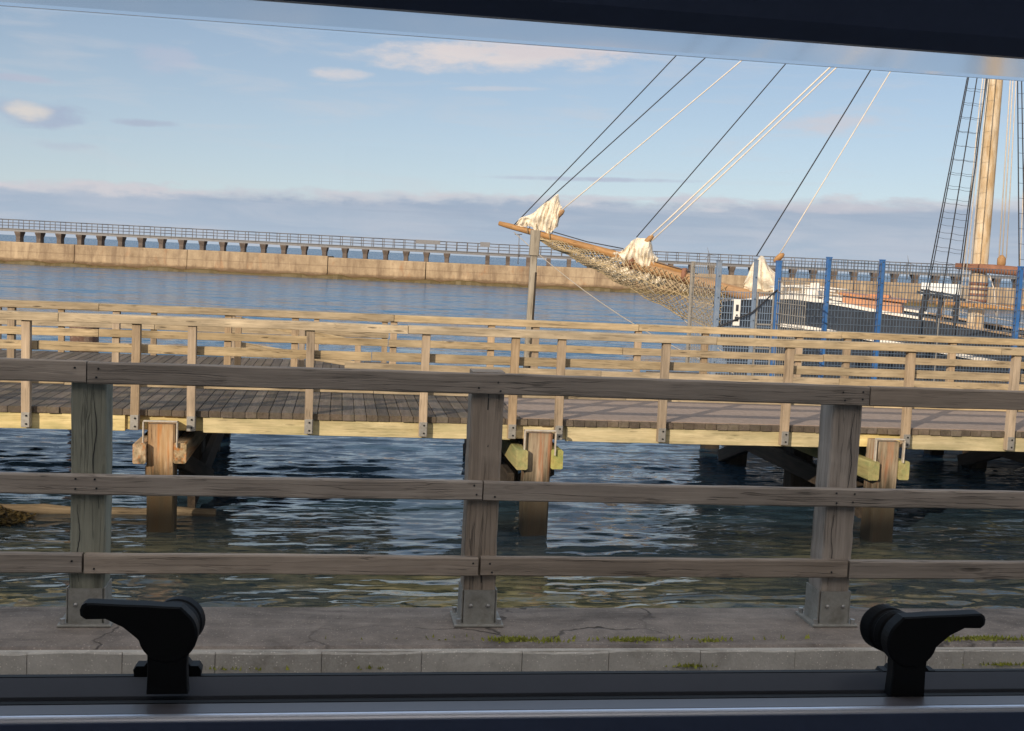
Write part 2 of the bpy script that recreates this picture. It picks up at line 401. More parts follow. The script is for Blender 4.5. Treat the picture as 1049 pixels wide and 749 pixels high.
# ------------------------------------------------------------------ camera, sun, sky
# world X runs along the quay, world Y out over the water, z = 0 is the quay top
TH, PITCH, ROLL, CAM_H = R(8.5), R(5.24), R(2.66), 1.72
cam = bpy.data.cameras.new('camera'); co = bpy.data.objects.new('camera', cam); COL.objects.link(co)
def rotz(v, a): return Vector((math.cos(a) * v[0] - math.sin(a) * v[1], math.sin(a) * v[0] + math.cos(a) * v[1], v[2]))
F_ = Vector((0, math.cos(PITCH), -math.sin(PITCH))); U_ = Vector((0, math.sin(PITCH), math.cos(PITCH))); R_ = Vector((1, 0, 0))
cr = rotz(R_ * math.cos(ROLL) + U_ * math.sin(ROLL), -TH); cu = rotz(-R_ * math.sin(ROLL) + U_ * math.cos(ROLL), -TH); cf = rotz(F_, -TH)
mw = Matrix.Identity(4)
for i in range(3):
    mw[i][0] = cr[i]; mw[i][1] = cu[i]; mw[i][2] = -cf[i]
mw[2][3] = CAM_H
co.matrix_world = mw
cam.sensor_width = 36; cam.lens = 36 * 1200 / 1049.; cam.clip_start = .02; cam.clip_end = 60000
scene.camera = co
HEAD = rotz((0, 1, 0), -TH); LAT = rotz((1, 0, 0), -TH)      # level axes of the far breakwater, square to the view

SUN_EL, SUN_AZ = R(20), R(40)                                # light runs towards +Y, 40 degrees towards +X
ld = Vector((math.sin(SUN_AZ) * math.cos(SUN_EL), math.cos(SUN_AZ) * math.cos(SUN_EL), -math.sin(SUN_EL)))
sun = bpy.data.lights.new('sun', 'SUN'); sun.energy = 4.5; sun.angle = R(.55); sun.color = (1., .84, .64)
so = bpy.data.objects.new('sun', sun); COL.objects.link(so)
so.rotation_euler = (-ld).to_track_quat('Z', 'Y').to_euler()

world = bpy.data.worlds.new('World'); scene.world = world; world.use_nodes = True
wt = NT(world.node_tree); wn = wt.n; wn.clear()
wout = wt.node('ShaderNodeOutputWorld'); wbg = wt.node('ShaderNodeBackground'); wbg.inputs[1].default_value = .1
sky = wt.node('ShaderNodeTexSky', sky_type='NISHITA'); sky.sun_disc = False
sky.sun_elevation = SUN_EL; sky.sun_rotation = math.atan2(-ld.x, -ld.y); sky.air_density = .75; sky.dust_density = 0.; sky.ozone_density = 1.2
gen = wt.node('ShaderNodeTexCoord').outputs['Generated']
sx = wt.node('ShaderNodeSeparateXYZ'); wt.link(gen, sx.inputs[0])
az = wt.math('MULTIPLY', wt.math('ARCTAN2', sx.outputs[0], sx.outputs[1]), 180 / math.pi)
el = wt.math('MULTIPLY', wt.math('ARCSINE', sx.outputs[2]), 180 / math.pi)
cv = wt.node('ShaderNodeCombineXYZ'); wt.link(az, cv.inputs[0]); wt.link(el, cv.inputs[1]); P = cv.outputs[0]
n_soft = wt.noise(wt.mapping(P, (.10, .34, 1)), 1., 6, .62)
n_fine = wt.noise(wt.mapping(P, (.45, 1.3, 1), (4, 9, 0)), 1., 6, .62)
n_wisp = wt.noise(wt.mapping(P, (.16, 1.1, 1), (11, 3, 0), (0, 0, R(-5))), 1., 6, .6, .5)
ncomb = wt.math('ADD', wt.math('MULTIPLY', wt.math('SUBTRACT', n_soft, .5), 1.3), wt.math('MULTIPLY', wt.math('SUBTRACT', n_fine, .5), 2.1))
SK = 10.  # cloud radiance is given for a background strength of 1; the node runs at .1
col = sky.outputs[0]
col = wt.mix(wt.mapr(el, 1., 14., .66, .14), col, (5.6, 6.35, 7.25))   # thin veil, denser towards the horizon
col = wt.mix(wt.mapr(el, 12., 25., 0., .72, True), col, (5.0, 7.0, 9.5))   # unseen bright haze added above the framed part to brighten the water
# unseen broken cloud overhead and behind, added as fill light for the shade
n_high = wt.noise(wt.mapping(gen, (2.2, 2.2, 3.2)), 1., 6, .6, .4)
high = wt.math('MULTIPLY', wt.mapr(n_high, .36, .58, .25, 1, True), wt.mapr(el, 38, 54, 0, .9, True))
col = wt.mix(high, col, (8.4, 7.8, 7.3))
back = wt.math('MULTIPLY', wt.mapr(n_high, .34, .56, .35, 1, True), wt.math('MULTIPLY', wt.mapr(sx.outputs[1], -.25, -.6, 0, 1, True), wt.mapr(el, 4, 14, 0, .92, True)))
col = wt.mix(back, col, (15.5, 13.3, 11.2))                   # unseen bright cloud added behind the camera to light the fence
# thin wisps all over
col = wt.mix(wt.math('MULTIPLY', wt.mapr(n_wisp, .50, .74, 0, .45), wt.math('MULTIPLY', wt.mapr(el, 3, 8, .4, 1), wt.mapr(el, 15, 22, 1, .25))), col, (6.3, 6.4, 6.9))
def cloud(a0, e0, wa, we, c, amt, k=1.0, tilt=0.):
    """one cloud: centre and half size in degrees of azimuth and elevation"""
    global col
    da = wt.math('SUBTRACT', az, a0); de = wt.math('SUBTRACT', el, e0)
    de = wt.math('SUBTRACT', de, wt.math('MULTIPLY', da, tilt))
    q = wt.math('ADD', wt.math('POWER', wt.math('ABSOLUTE', wt.math('DIVIDE', da, wa)), 2.), wt.math('POWER', wt.math('ABSOLUTE', wt.math('DIVIDE', de, we)), 2.))
    v = wt.math('ADD', wt.math('SUBTRACT', 1., q), wt.math('MULTIPLY', ncomb, k))
    col = wt.mix(wt.math('MULTIPLY', wt.mapr(v, 0., 1.1, 0, 1, True), amt), col, c)
PINK = (7.7, 7.05, 6.95); GREY = (3.9, 4.5, 6.0); CREAM = (7.6, 7.1, 6.6)
cloud(-13.6, 5.4, 2.6, .75, GREY, .75, 1.1)
cloud(-14.1, 5.5, 1.25, .55, CREAM, .9, .9)
cloud(-9.2, 5.4, 1.7, .22, (4.2, 4.7, 6.0), .7, .9, .02)
cloud(-12.5, 4.1, 1.8, .3, (4.6, 5.1, 6.3), .4, 1.2)
cloud(-8.4, 8.3, 1.8, .8, (5.6, 5.6, 6.7), .4, 1.3)
cloud(-14.6, 6.9, 2.2, .2, (5.0, 5.2, 6.4), .6, .8)
cloud(-.5, 8.25, 1.9, .38, PINK, .75, .9)
cloud(6.8, 9.55, 7.4, .95, PINK, .95, 1.1, .05)
cloud(10.5, 10.0, 6., .6, (6.9, 6.4, 6.7), .8, 1.3, .06)
cloud(7.0, 8.0, 3.2, .16, (6.6, 6.5, 6.9), .5, .8, .04)
cloud(22.8, 6.9, 3.0, .6, (6.8, 6.2, 6.4), .6, 1.1, .03)
cloud(24.5, 10.8, 4.5, .7, (6.9, 6.6, 6.8), .5, 1.1)
cloud(33., 8., 3.0, .5, (6.6, 6.4, 6.8), .4, 1.1)
for a_, e_ in ((-48, 7), (-34, 10), (52, 6), (66, 9), (110, 8), (170, 9), (-120, 10), (-80, 6)):
    cloud(a_, e_, 9, 1.6, PINK, .6, 1.2)
# the long bank on the horizon
top = wt.math('ADD', wt.math('ADD', 2.55, wt.math('MULTIPLY', az, .028)), wt.math('MULTIPLY', ncomb, .62))
dep = wt.math('SUBTRACT', top, el)
bankc = wt.ramp(wt.mapr(el, -.2, 3.6), [(0., (.47, .56, .68)), (.35, (.40, .49, .62)), (.75, (.365, .445, .575)), (1., (.38, .455, .575))])
bankc = wt.mix(wt.mapr(n_wisp, .42, .66, 0, .7), bankc, (.52, .565, .66))
bankc = wt.mix(wt.mapr(wt.noise(wt.mapping(P, (.05, 1.6, 1), (3, 1, 0)), 1., 5, .6), .5, .68, 0, .5), bankc, (.33, .405, .54))
sclb = wt.node('ShaderNodeVectorMath', operation='SCALE'); wt.link(bankc, sclb.inputs[0]); sclb.inputs[3].default_value = SK
col = wt.mix(wt.mapr(dep, -.42, .34, 0, .92, True), col, sclb.outputs[0])
# pale sunlit crest along the top of the bank
crest = wt.math('MULTIPLY', wt.mapr(wt.math('ABSOLUTE', wt.math('ADD', dep, .02)), 0., .42, 1, 0, True), wt.mapr(n_soft, .40, .6, .1, 1.))
col = wt.mix(wt.math('MULTIPLY', crest, .75), col, (7.0, 6.6, 6.9))
cloud(12.0, 3.95, 6.0, .16, (4.6, 5.0, 6.3), .75, .8, .02)
cloud(17.8, 2.7, .9, .16, (6.6, 6.6, 7.1), .8, .8)
cloud(15.5, 3.15, 7, .18, (6.2, 6.1, 6.8), .6, 1., .015)
cloud(24., 3.0, 5, .28, (6.4, 6.2, 6.7), .6, 1.1, .02)
wt.link(col, wbg.inputs[0]); wt.link(wbg.outputs[0], wout.inputs[0])

# ------------------------------------------------------------------ water
def grow(start, step, end, k):
    out = [start]
    while out[-1] < end:
        out.append(out[-1] + step); step *= k
    return out
ys = list(np.arange(5.45, 10.9, .15)) + list(np.arange(11., 20., .035))
ys = ys + grow(ys[-1] + .04, .045, 26000, 1.021)
xc = list(np.arange(-7.5, 13.6, .05))
xr = grow(xc[-1] + .08, .1, 26000, 1.06); xl = [xc[0] - (x - xc[-1]) for x in xr][::-1]
xs = np.array(xl + xc + xr); ys = np.array(ys)
X, Y = np.meshgrid(xs, ys)
Z = np.zeros_like(X)
dxs = np.gradient(xs)[None, :]; dys = np.gradient(ys)[:, None]
cell = np.maximum(dxs, dys)
PY = Y + .05 * np.sin(X * 1.1 + .5 * Y) + .02 * np.sin(2.9 * X - 1.1 * Y)
for i in range(95):
    big = i >= 68
    lam = rng.uniform(.7, 2.6) if big else .17 * (.75 / .17) ** rng.random()
    ang = R(93) + rng.normal(0, .16 if big else .34)       # crests mostly lie along the jetty
    k = 2 * math.pi / lam
    amp = (.011 if big else .0235) / k
    fade = np.clip((lam / cell - 2.5) / 2., 0, 1)
    fx = rng.uniform(.5, 2.2) * (.5 if big else 1.); fy = rng.uniform(-.9, .9)
    env = np.clip(.55 + .85 * np.sin(fx * X + fy * Y + rng.random() * 6.28), 0, 1.4)
    Z += amp * fade * env * np.sin(k * (X * math.cos(ang) + PY * math.sin(ang)) + rng.random() * 6.283)
# calm and ruffled lanes
wob = Y + .35 * np.sin(.45 * X + 1.) + .15 * np.sin(1.3 * X)
zone = np.interp(wob, [11, 13.0, 13.7, 15.0, 15.7, 17.2, 30, 60], [.95, .95, .42, .40, .85, 1.1, 1.2, 1.3])
side = np.clip((X - .2 + .5 * np.sin(1.1 * Y)) / 1.6, 0, 1)
zone = np.maximum(zone, side * .9)
Z *= zone
n_, m_ = X.shape
V = np.stack([X, Y, Z + WATER_Z], -1).reshape(-1, 3)
idx = np.arange(n_ * m_).reshape(n_, m_)
Q = np.stack([idx[:-1, :-1], idx[:-1, 1:], idx[1:, 1:], idx[1:, :-1]], -1).reshape(-1, 4)
me = bpy.data.meshes.new('water'); me.vertices.add(len(V)); me.vertices.foreach_set('co', V.astype(np.float32).ravel())
me.loops.add(Q.size); me.loops.foreach_set('vertex_index', Q.ravel().astype(np.int32))
me.polygons.add(len(Q)); me.polygons.foreach_set('loop_start', np.arange(0, Q.size, 4, dtype=np.int32)); me.polygons.foreach_set('loop_total', np.full(len(Q), 4, dtype=np.int32))
me.polygons.foreach_set('use_smooth', np.ones(len(Q), dtype=bool)); me.update(); me.validate()
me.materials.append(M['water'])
wo = bpy.data.objects.new('water', me); COL.objects.link(wo); struct(wo)

# ------------------------------------------------------------------ quay, kerb, road
b = MB(); b.box(-140, 160, 5.021, 5.60, -6, 0, .012); struct(b.build('quay_pavement', 'quay'))
b = MB(); b.box(-140, 160, -60, 4.985, -3, -.135); struct(b.build('road', 'road'))
b = MB(); b.box(-140, 160, 4.988, 5.0185, -3, -.011); struct(b.build('kerb_bed', 'kerb'))
x = -9.; b = MB()
while x < 14:
    w = random.uniform(.38, .45)
    b.beam((x + .0015, 4.978, -.075), (x + w - .0015, 4.978 + random.uniform(-.002, .002), -.075), .018, .13 + random.uniform(-.003, .002), (0, 0, 1), .006, .004, 9); x += w
b.box(-140, -9.01, 4.969, 4.9875, -.2, -.009); b.box(x + .01, 160, 4.969, 4.9875, -.2, -.009)
struct(b.build('kerb', 'kerb'))

def tufts(spots, name):
    V = []; F = []
    for (x, y, z, rx, n) in spots:
        for i in range(n):
            px = x + random.gauss(0, rx); py = y + random.gauss(0, .012); h = random.uniform(.006, .022); a = random.uniform(0, 6.28); w = random.uniform(.004, .01)
            k = len(V); lx, ly = random.uniform(-.008, .008), random.uniform(-.008, .008)
            V += [(px - w * math.cos(a), py - w * math.sin(a), z), (px + w * math.cos(a), py + w * math.sin(a), z), (px + lx, py + ly, z + h)]
            F.append((k, k + 1, k + 2))
    b = MB(); b.add(V, F); o = b.build(name, 'moss'); struct(o, 'stuff'); return o
tufts([(.82, 5.10, 0, .05, 260), (.98, 5.08, 0, .05, 60), (1.38, 5.09, 0, .07, 200), (1.75, 5.08, 0, .04, 50), (2.85, 5.09, 0, .1, 150), (3.15, 5.1, 0, .12, 260), (1.62, 4.972, -.08, .05, 120),
       (3.2, 4.972, -.08, .09, 180), (-.4, 4.972, -.08, .08, 60), (1.2, 5.11, 0, .5, 60), (.2, 4.972, -.08, .04, 40)], 'moss')

# ------------------------------------------------------------------ quay fence
fence = thing('timber_fence', 'dark weathered timber fence with three horizontal rails standing on the quay edge', 'fence', (.69, 5.385, 0))
PX_ = [-1.075 - 1.76 * 2, -1.075 - 1.76, -1.075, .69, 2.44, 4.20, 5.96, 7.72]
PTOP = [1.10, 1.10, 1.10, 1.193, 1.105, 1.11, 1.11, 1.12]
for i, (x, zt) in enumerate(zip(PX_, PTOP)):
    b = MB(); b.beam((x, 5.385, .006), (x, 5.385, zt), .150, .150, (0, 1, 0), .007, .0035, 26)
    b.mi = 1
    for (xo, za, zb_, wd) in (((.006, .18, 1.19, .0075), (-.05, .5, .9, .0035)) if i == 3 else ((.03, .62, 1.05, .0042), (-.035, .2, .55, .0035))):
        V = []; F = []; nq = 26
        for q in range(nq + 1):
            tq = q / nq; z = za + (zb_ - za) * tq; xx = x + xo + .006 * math.sin(3.1 * tq * 3 + i) + random.uniform(-.0012, .0012); ww = wd * (.35 + .65 * math.sin(math.pi * min(max(tq, .03), .97)))
            V += [(xx - ww / 2, 5.3072, z), (xx + ww / 2, 5.3072, z)]
            if q: F.append((2 * q - 2, 2 * q - 1, 2 * q + 1, 2 * q))
        b.add(V, F)
    p = b.build('post', ('fence_green' if i == 2 else 'fence_wood', 'rubber'), fence)
    b = MB()
    b.beam((x, 5.301, .012), (x, 5.301, .172), .146, .008, (0, 1, 0), .002)
    for s in (-1, 1): b.beam((x + s * .0795, 5.385, .012), (x + s * .0795, 5.385, .172), .007, .16, (0, 1, 0), .002)
    b.build('shoe', 'shoe', p)
    b = MB(); b.box(x - .115, x + .115, 5.275, 5.50, .001, .013, .003); b.mi = 1
    for (dx, dy) in ((-.095, -.09), (.095, -.09), (-.095, .095), (.095, .095)):
        b.tube([(x + dx, 5.385 + dy, .012), (x + dx, 5.385 + dy, .036)], .012, 6, False)
    for dx in (-.04, .04): b.tube([(x + dx, 5.297, .10), (x + dx, 5.288, .10)], .009, 8)
    b.build('base_plate', ('shoe', 'galv'), p)
def rail(x0, x1, zc, h, y=5.2855, d=.045, tilt=0.):
    b = MB(); b.beam((x0, y, zc - tilt), (x1, y, zc + tilt), d, h, (0, 0, 1), .006, .0035, max(6, int((x1 - x0) / .12)))
    b.mi = 1
    for px in PX_:
        for s in (-.045, .045):
            if x0 < px + s < x1:
                for dz in (-.02, .02):
                    jx, jz = random.uniform(-.009, .009), random.uniform(-.007, .007)
                    if random.random() < .85: b.tube([(px + s + jx, y - d / 2 - .001, zc + dz + jz), (px + s + jx, y - d / 2 - .0035, zc + dz + jz)], .0048, 6)
    b.build('rail', ('fence_wood', 'rubber'), fence)
for (x0, x1, z) in ((-4.64, -1.078, 1.143), (-1.072, 2.522, 1.139), (2.529, 6.0, 1.139), (6.006, 9.4, 1.139)): rail(x0, x1, z, .094)
for (x0, x1, z) in ((-4.64, -2.88, .648), (-2.87, .676, .648), (.682, 4.24, .646), (4.246, 9.4, .648)): rail(x0, x1, z, .088)
for (x0, x1, z) in ((-4.64, -1.086, .292), (-1.076, .672, .291), (.684, 2.476, .294), (2.486, 6.0, .290), (6.01, 9.4, .29)): rail(x0, x1, z, .087)

# ------------------------------------------------------------------ timber jetty
jet = thing('wooden_jetty', 'wooden jetty on timber piles with dark planks and yellowish side beam', 'jetty', (2.6, 16, WATER_Z))
JX0, JX1 = -18., 24.
def planks(x0, x1, y0, y1, ztop, name, th=.075):
    b = MB(); x = x0
    while x < x1:
        w = random.uniform(.140, .156)
        b.beam((x + w / 2, y0 + random.uniform(-.012, .012), ztop - th / 2 + random.uniform(-.003, .003)), (x + w / 2, y1 + random.uniform(-.02, .02), ztop - th / 2 + random.uniform(-.003, .003)), w - random.uniform(.005, .009), th, (0, 0, 1), .006)
        x += w
    return b.build(name, 'deck_wood', jet)
planks(JX0, JX1, 14.70, 17.62, -.33, 'deck')
b = MB(); b.box(2.35, JX1, 14.745, 17.57, -.329, -.318); b.build('grip_surface', 'grip_deck', jet)
planks(JX0, .95, 18.55, 21.95, -.33, 'landing_deck')
planks(5.9, JX1, 18.55, 21.95, -.33, 'landing_deck')
for (xa, xb) in ((-18, -7), (-7, -2.55), (-1.62, 2.22), (2.95, 6.87), (7.65, 11.6), (12.3, 16.6), (16.605, 24)):
    b = MB(); b.beam((xa, 14.765, -.508), (xb, 14.765, -.508), .08, .195, (0, 0, 1), .004, .002, 8); b.build('fascia_beam', 'fascia_wood', jet)
for (xa, xb) in ((-2.55, -1.62), (2.22, 2.95), (6.87, 7.65), (11.6, 12.3)):
    b = MB(); b.beam((xa, 14.80, -.50), (xb, 14.80, -.50), .08, .18, (0, 0, 1), .004); b.build('fascia_beam', 'fascia_wood', jet)
for yy in (15.6, 16.6, 17.55, 18.65, 20.2, 21.85):
    b = MB()
    if yy < 18: b.box(JX0, JX1, yy - .05, yy + .05, -.53, -.408, .004)
    else: b.box(JX0, .9, yy - .05, yy + .05, -.53, -.408, .004); b.box(5.95, JX1, yy - .05, yy + .05, -.53, -.408, .004)
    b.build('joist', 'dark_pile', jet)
# kerb timber along the far side of the walkway
for xa, xb in ((-18, -9), (-8.99, -3.6), (-3.59, 1.9), (1.91, 7.4), (7.41, 13), (13.01, 24)):
    b = MB(); b.beam((xa, 17.50, -.262), (xb, 17.50, -.262), .10, .10, (0, 0, 1), .006, .002, 6); b.build('kerb_timber', 'fascia_wood', jet)
def pile(x, y, s, zt, mat, strap=False, lean=0.):
    b = MB(); b.beam((x, y, -5.5), (x + lean, y, zt), s, s, (0, 1, 0), .02, .012, 16)
    o = b.build('pile', mat, jet)
    if strap:
        q = MB(); w = s / 2 + .035; t = .0085; yf = y - s / 2 - .03
        q.box(x - w, x + w, yf - .03, yf + .03, zt + .03, zt + .03 + 2 * t, .004)
        for sgn in (-1, 1): q.box(x + sgn * w - t, x + sgn * w + t, yf - .029, yf + .029, zt - .27, zt + .029, .004)
        q.build('strap', 'strap', o)
    return o
BX = [-2.085, 2.56, 7.25, 11.95, 16.7, -6.8, -11.5]
for i, x in enumerate(BX):
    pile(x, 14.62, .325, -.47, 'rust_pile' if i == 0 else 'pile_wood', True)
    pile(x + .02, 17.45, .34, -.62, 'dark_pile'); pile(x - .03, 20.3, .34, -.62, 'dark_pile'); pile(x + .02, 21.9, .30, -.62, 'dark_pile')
    z0 = (-.82, -.80, -.85, -.84, -.8, -.8, -.8)[i]
    for s in (-1, 1):
        b = MB()
        yn = 14.36 + (.08 if s > 0 else 0)
        b.beam((x + s * .232, yn, z0), (x + s * .232, 21.9 if i != 1 else 18.2, z0 - .02), .15, .25, (0, 0, 1), .016, .004, 6)
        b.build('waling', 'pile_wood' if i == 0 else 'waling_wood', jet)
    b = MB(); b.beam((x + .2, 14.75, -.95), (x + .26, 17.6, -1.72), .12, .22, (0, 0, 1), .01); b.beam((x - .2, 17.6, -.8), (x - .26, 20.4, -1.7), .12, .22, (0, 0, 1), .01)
    b.beam((x - .24, 15.2, -1.25), (x - .24, 21.9 if i != 1 else 17.6, -1.25), .10, .26, (0, 0, 1), .01); b.beam((x + .24, 15.6, -1.62), (x + .24, 21.9 if i != 1 else 17.6, -1.0), .10, .28, (0, 0, 1), .01)  # extra beams added as dark mass for the shadow under the landing
    b.build('brace_shade_beam', 'dark_pile', jet)

def jetty_rail(label, y, posts, ztop, mids, x0, x1, ybase, outer, plates, zbot=-.575):
    """outer: -1 posts on the near side of the rails, +1 on the far side"""
    t = thing('jetty_railing', label, 'railing', ((x0 + x1) / 2, y, -.33), 'timber railings along the jetty')
    for x in posts:
        b = MB(); b.beam((x, y, zbot), (x + random.uniform(-.008, .008), y + random.uniform(-.006, .006), ztop - .10), .10, .098, (0, 1, 0), .004, .002, 6)
        p = b.build('post', 'post_wood', t)
        if plates:
            q = MB(); q.beam((x, y - .052, zbot + .005), (x, y - .052, zbot + .185), .094, .007, (0, 1, 0), .001); q.beam((x + .0515, y, zbot + .005), (x + .0515, y, zbot + .185), .006, .09, (0, 1, 0), .001)
            q.mi = 1
            for dx, dz in ((.01, .045), (.01, .145)): q.tube([(x + dx, y - .0555, zbot + dz), (x + dx, y - .066, zbot + dz)], .012, 6)
            q.build('fixing_plate', ('galv', 'rubber'), p)
    def run(z, h, d, yy, mat='rail_wood', start=None):
        x = x0 if start is None else start
        while x < x1 - .1:
            L = random.uniform(3.2, 4.4); e = min(x1, x + L)
            b = MB(); b.beam((x + .004, yy, z + random.uniform(-.006, .006)), (e - .004, yy, z + random.uniform(-.006, .006)), d, h, (0, 0, 1), .005, .0025, 10)
            b.build('rail', mat, t); x = e
    run(ztop - .05, .10, .19, y + .01)
    for z in mids:
        if type(z) is tuple: run(z[0], .11, .045, y - outer * .073, start=z[1])
        else: run(z, .11, .045, y - outer * .073)
    return t
NP = [-17, -15.6, -14.1, -12.7, -11.9, -11.2, -9.8, -8.3, -7.2, -6.5, -5.1, -3.685, -2.425, -1.755, -.335, 1.09, 2.225, 2.83, 4.195, 5.87, 7.58, 9.09, 10.6, 11.6, 12.3, 13.8, 15.3, 16.4, 17.1, 18.7, 20.2, 21.7, 23.2]
jetty_rail('pale timber railing on the quay side of the jetty, posts bolted over the side beam', 14.672, NP, .82, (.41, -.0), JX0, JX1, 14.7, -1, True)
FP = [-17, -15.5, -14, -12.5, -11, -9.4, -7.8, -6.2, -4.64, -3.19, -1.61, -.64, .82, 2.3, 2.98, 4.58, 5.66, 7.2, 8.0, 9.8, 11.2, 12.7, 14.2, 15.7, 17.2, 18.7, 20.2, 21.7, 23.2]
jetty_rail('pale timber railing on the seaward side of the planked walkway, behind the bolted one', 17.63, FP, .79, (.37, (.0, .1)), JX0, JX1, 17.6, 1, False)
LP = [-17, -15.4, -13.8, -12.2, -10.6, -9., -7.4, -5.98, -4.9, -3.3, -1.92, -.4, .85]
jetty_rail('low timber railing round the outer landing deck beside the rusty drum', 21.85, LP, .54, (.19,), JX0, .92, 21.9, 1, False)
# sloping handrail that runs down off the landing
ramp = thing('handrail', 'sloping timber handrail running down from the outer landing to the water', 'handrail', (-1., 20.2, -.33))
for p0, p1 in (((-1.62, 19.6, .50), (.35, 19.9, .17)), ((-1.62, 19.6, .10), (.35, 19.9, -.2))):
    b = MB(); b.beam(p0, p1, .05, .10, (0, 0, 1), .005); b.build('rail', 'rail_wood', ramp)
for x, z in ((-1.62, .56), (-.6, .38), (.33, .2)):
    b = MB(); b.beam((x, 19.55 + .15 * (x + 1.62), -.33), (x, 19.55 + .15 * (x + 1.62), z), .10, .09, (0, 1, 0), .004); b.build('post', 'post_wood', ramp)

# tall post in front of the bowsprit
tp = thing('mooring_post', 'tall slim silvery timber post standing in the water before the bowsprit', 'post', (3.16, 19.5, WATER_Z))
b = MB(); b.beam((3.09, 19.5, -5), (3.205, 19.5, 2.1), .105, .12, (0, 1, 0), .012, .006, 14); b.build('shaft', 'old_post', tp)
b = MB(); b.beam((3.135, 19.42, -3.2), (3.235, 19.42, 1.5), .03, .05, (0, 1, 0), .004); b.build('batten', 'dark_pile', tp)
b = MB(); b.beam((3.195, 19.49, 1.78), (3.205, 19.49, 2.2), .155, .15, (0, 1, 0), .015, .004, 3); b.build('head_block', 'old_post', tp)

dr = MB()
rings = []
for z, r_ in ((-5, .27), (-.06, .27), (-.03, .285), (.0, .285), (.012, .25)):
    rings.append([(-4.95 + r_ * math.cos(a), 24 + r_ * math.sin(a), z) for a in np.linspace(0, 2 * math.pi, 24, endpoint=False)])
dr.loft(rings, smooth=False); tag(dr.build('mooring_drum', 'rusty_drum'), 'round rusty brown mooring drum standing in the water beyond the jetty railings', 'mooring drum')

# log and seaweed
lg = MB(); pts = [(-4.6 + t * 3.1, 15.40 + .05 * math.sin(t * 5), WATER_Z + .035 + .015 * math.sin(t * 9)) for t in np.linspace(0, 1, 14)]
lg.tube(pts, [.065 + .012 * math.sin(i * 1.9) for i in range(14)], 10); tag(lg.build('driftwood_log', 'log'), 'long brown waterlogged log floating against the orange stained pile', 'log')
V = []; F = []
for i in range(2600):
    a = random.uniform(0, 6.283); r_ = random.random() ** .6
    px = -4.75 + 1.05 * r_ * math.cos(a); py = 15.05 + .62 * r_ * math.sin(a) ; h = .13 * (1 - r_ * r_) + random.uniform(0, .035)
    k = len(V); q = random.uniform(0, 6.28); w = random.uniform(.012, .03); l = random.uniform(.04, .11); tz = random.uniform(-.03, .05)
    cx, cy = math.cos(q), math.sin(q)
    z = WATER_Z - .03 + h
    V += [(px - cy * w, py + cx * w, z), (px + cy * w, py - cx * w, z + .01), (px + cx * l + cy * w * .4, py + cy * l - cx * w * .4, z + tz), (px + cx * l - cy * w * .4, py + cy * l + cx * w * .4, z + tz + .005)]
    F.append((k, k + 1, k + 2, k + 3))
nr = []
for j, (k_, hh) in enumerate(((1.0, -.12), (.8, .0), (.55, .06), (.25, .09), (.02, .1))):
    nr.append([(-4.75 + 1.05 * k_ * math.cos(a), 15.05 + .62 * k_ * math.sin(a), WATER_Z + hh - .02) for a in np.linspace(0, 2 * math.pi, 28, endpoint=False)])
b = MB(); b.add(V, F); b.loft(nr); struct(b.build('seaweed', 'weed'), 'stuff')

# ------------------------------------------------------------------ blue security fence and gate
def mesh_panel(parent, p0, p1, z0, z1, mat='mesh', pitch=.062, hp=.13, name='mesh_panel', wire=.0095):
    p0 = Vector((*p0, 0)); p1 = Vector((*p1, 0)); d = p1 - p0; L = d.length; d.normalize()
    b = MB(); n = max(2, int(L / pitch))
    for i in range(n + 1):
        q = p0 + d * (L * i / n)
        b.beam((q.x, q.y, z0), (q.x, q.y, z1), wire, wire, (0, 1, 0) if abs(d.x) > .5 else (1, 0, 0), 0)
    z = z0
    while z <= z1 + .001:
        for o in (-wire, wire):
            s = Vector((-d.y, d.x, 0)) * o
            b.beam((p0.x + s.x, p0.y + s.y, z), (p1.x + s.x, p1.y + s.y, z), wire * 1.15, wire * 1.15, (0, 0, 1), 0)
        z += hp
    return b.build(name, mat, parent)
def steel_post(parent, x, y, z0, z1, mat, w=.07, name='post'):
    b = MB(); b.beam((x, y, z0), (x, y, z1), w, w, (0, 1, 0), .006)
    b.mi = 1; z = z0 + .3
    while z < z1: b.tube([(x, y - w / 2, z), (x, y - w / 2 - .012, z)], .014, 6); z += .4
    o = b.build(name, (mat, 'mesh'), parent)
    c = MB(); c.beam((x, y, z1), (x, y, z1 + .02), w + .012, w + .012, (0, 1, 0), .004); c.build('cap', mat, o)
    return o
sf = thing('security_fence', 'tall welded mesh security fence on bright blue posts at the landing edge', 'fence', (11, 21, -.33))
for x in (9.06, 10.12, 12.95, 15.8, 18.6): steel_post(sf, x, 21.0, -.33, 1.995, 'blue', .085)
mesh_panel(sf, (9.09, 20.95), (10.08, 20.95), -.28, 1.96); mesh_panel(sf, (10.16, 20.95), (12.9, 20.95), -.28, 1.93)
mesh_panel(sf, (13.0, 20.95), (15.76, 20.95), -.28, 1.93); mesh_panel(sf, (15.84, 20.95), (18.56, 20.95), -.28, 1.93)
mesh_panel(sf, (8.14, 20.97), (9.02, 20.97), -.28, 1.90)
for x0, x1 in ((9.1, 10.08), (10.16, 12.9)):
    b = MB(); b.beam((x0 + (x1 - x0) * .42, 20.93, -.3), (x0 + (x1 - x0) * .42, 20.93, .95 if x0 > 10 else .5), .018, .018, (0, 1, 0), .002); b.build('panel_brace', 'galv', sf)
sg = thing('security_gate', 'pale blue grey mesh gate cage at the gangway with a narrow white notice', 'gate', (7.5, 21, -.33))
for x, y, zt in ((6.93, 21.0, 1.83), (8.08, 21.0, 1.88)): steel_post(sg, x, y, -.33, zt, 'pale_blue' if x < 7 else 'blue', .09)
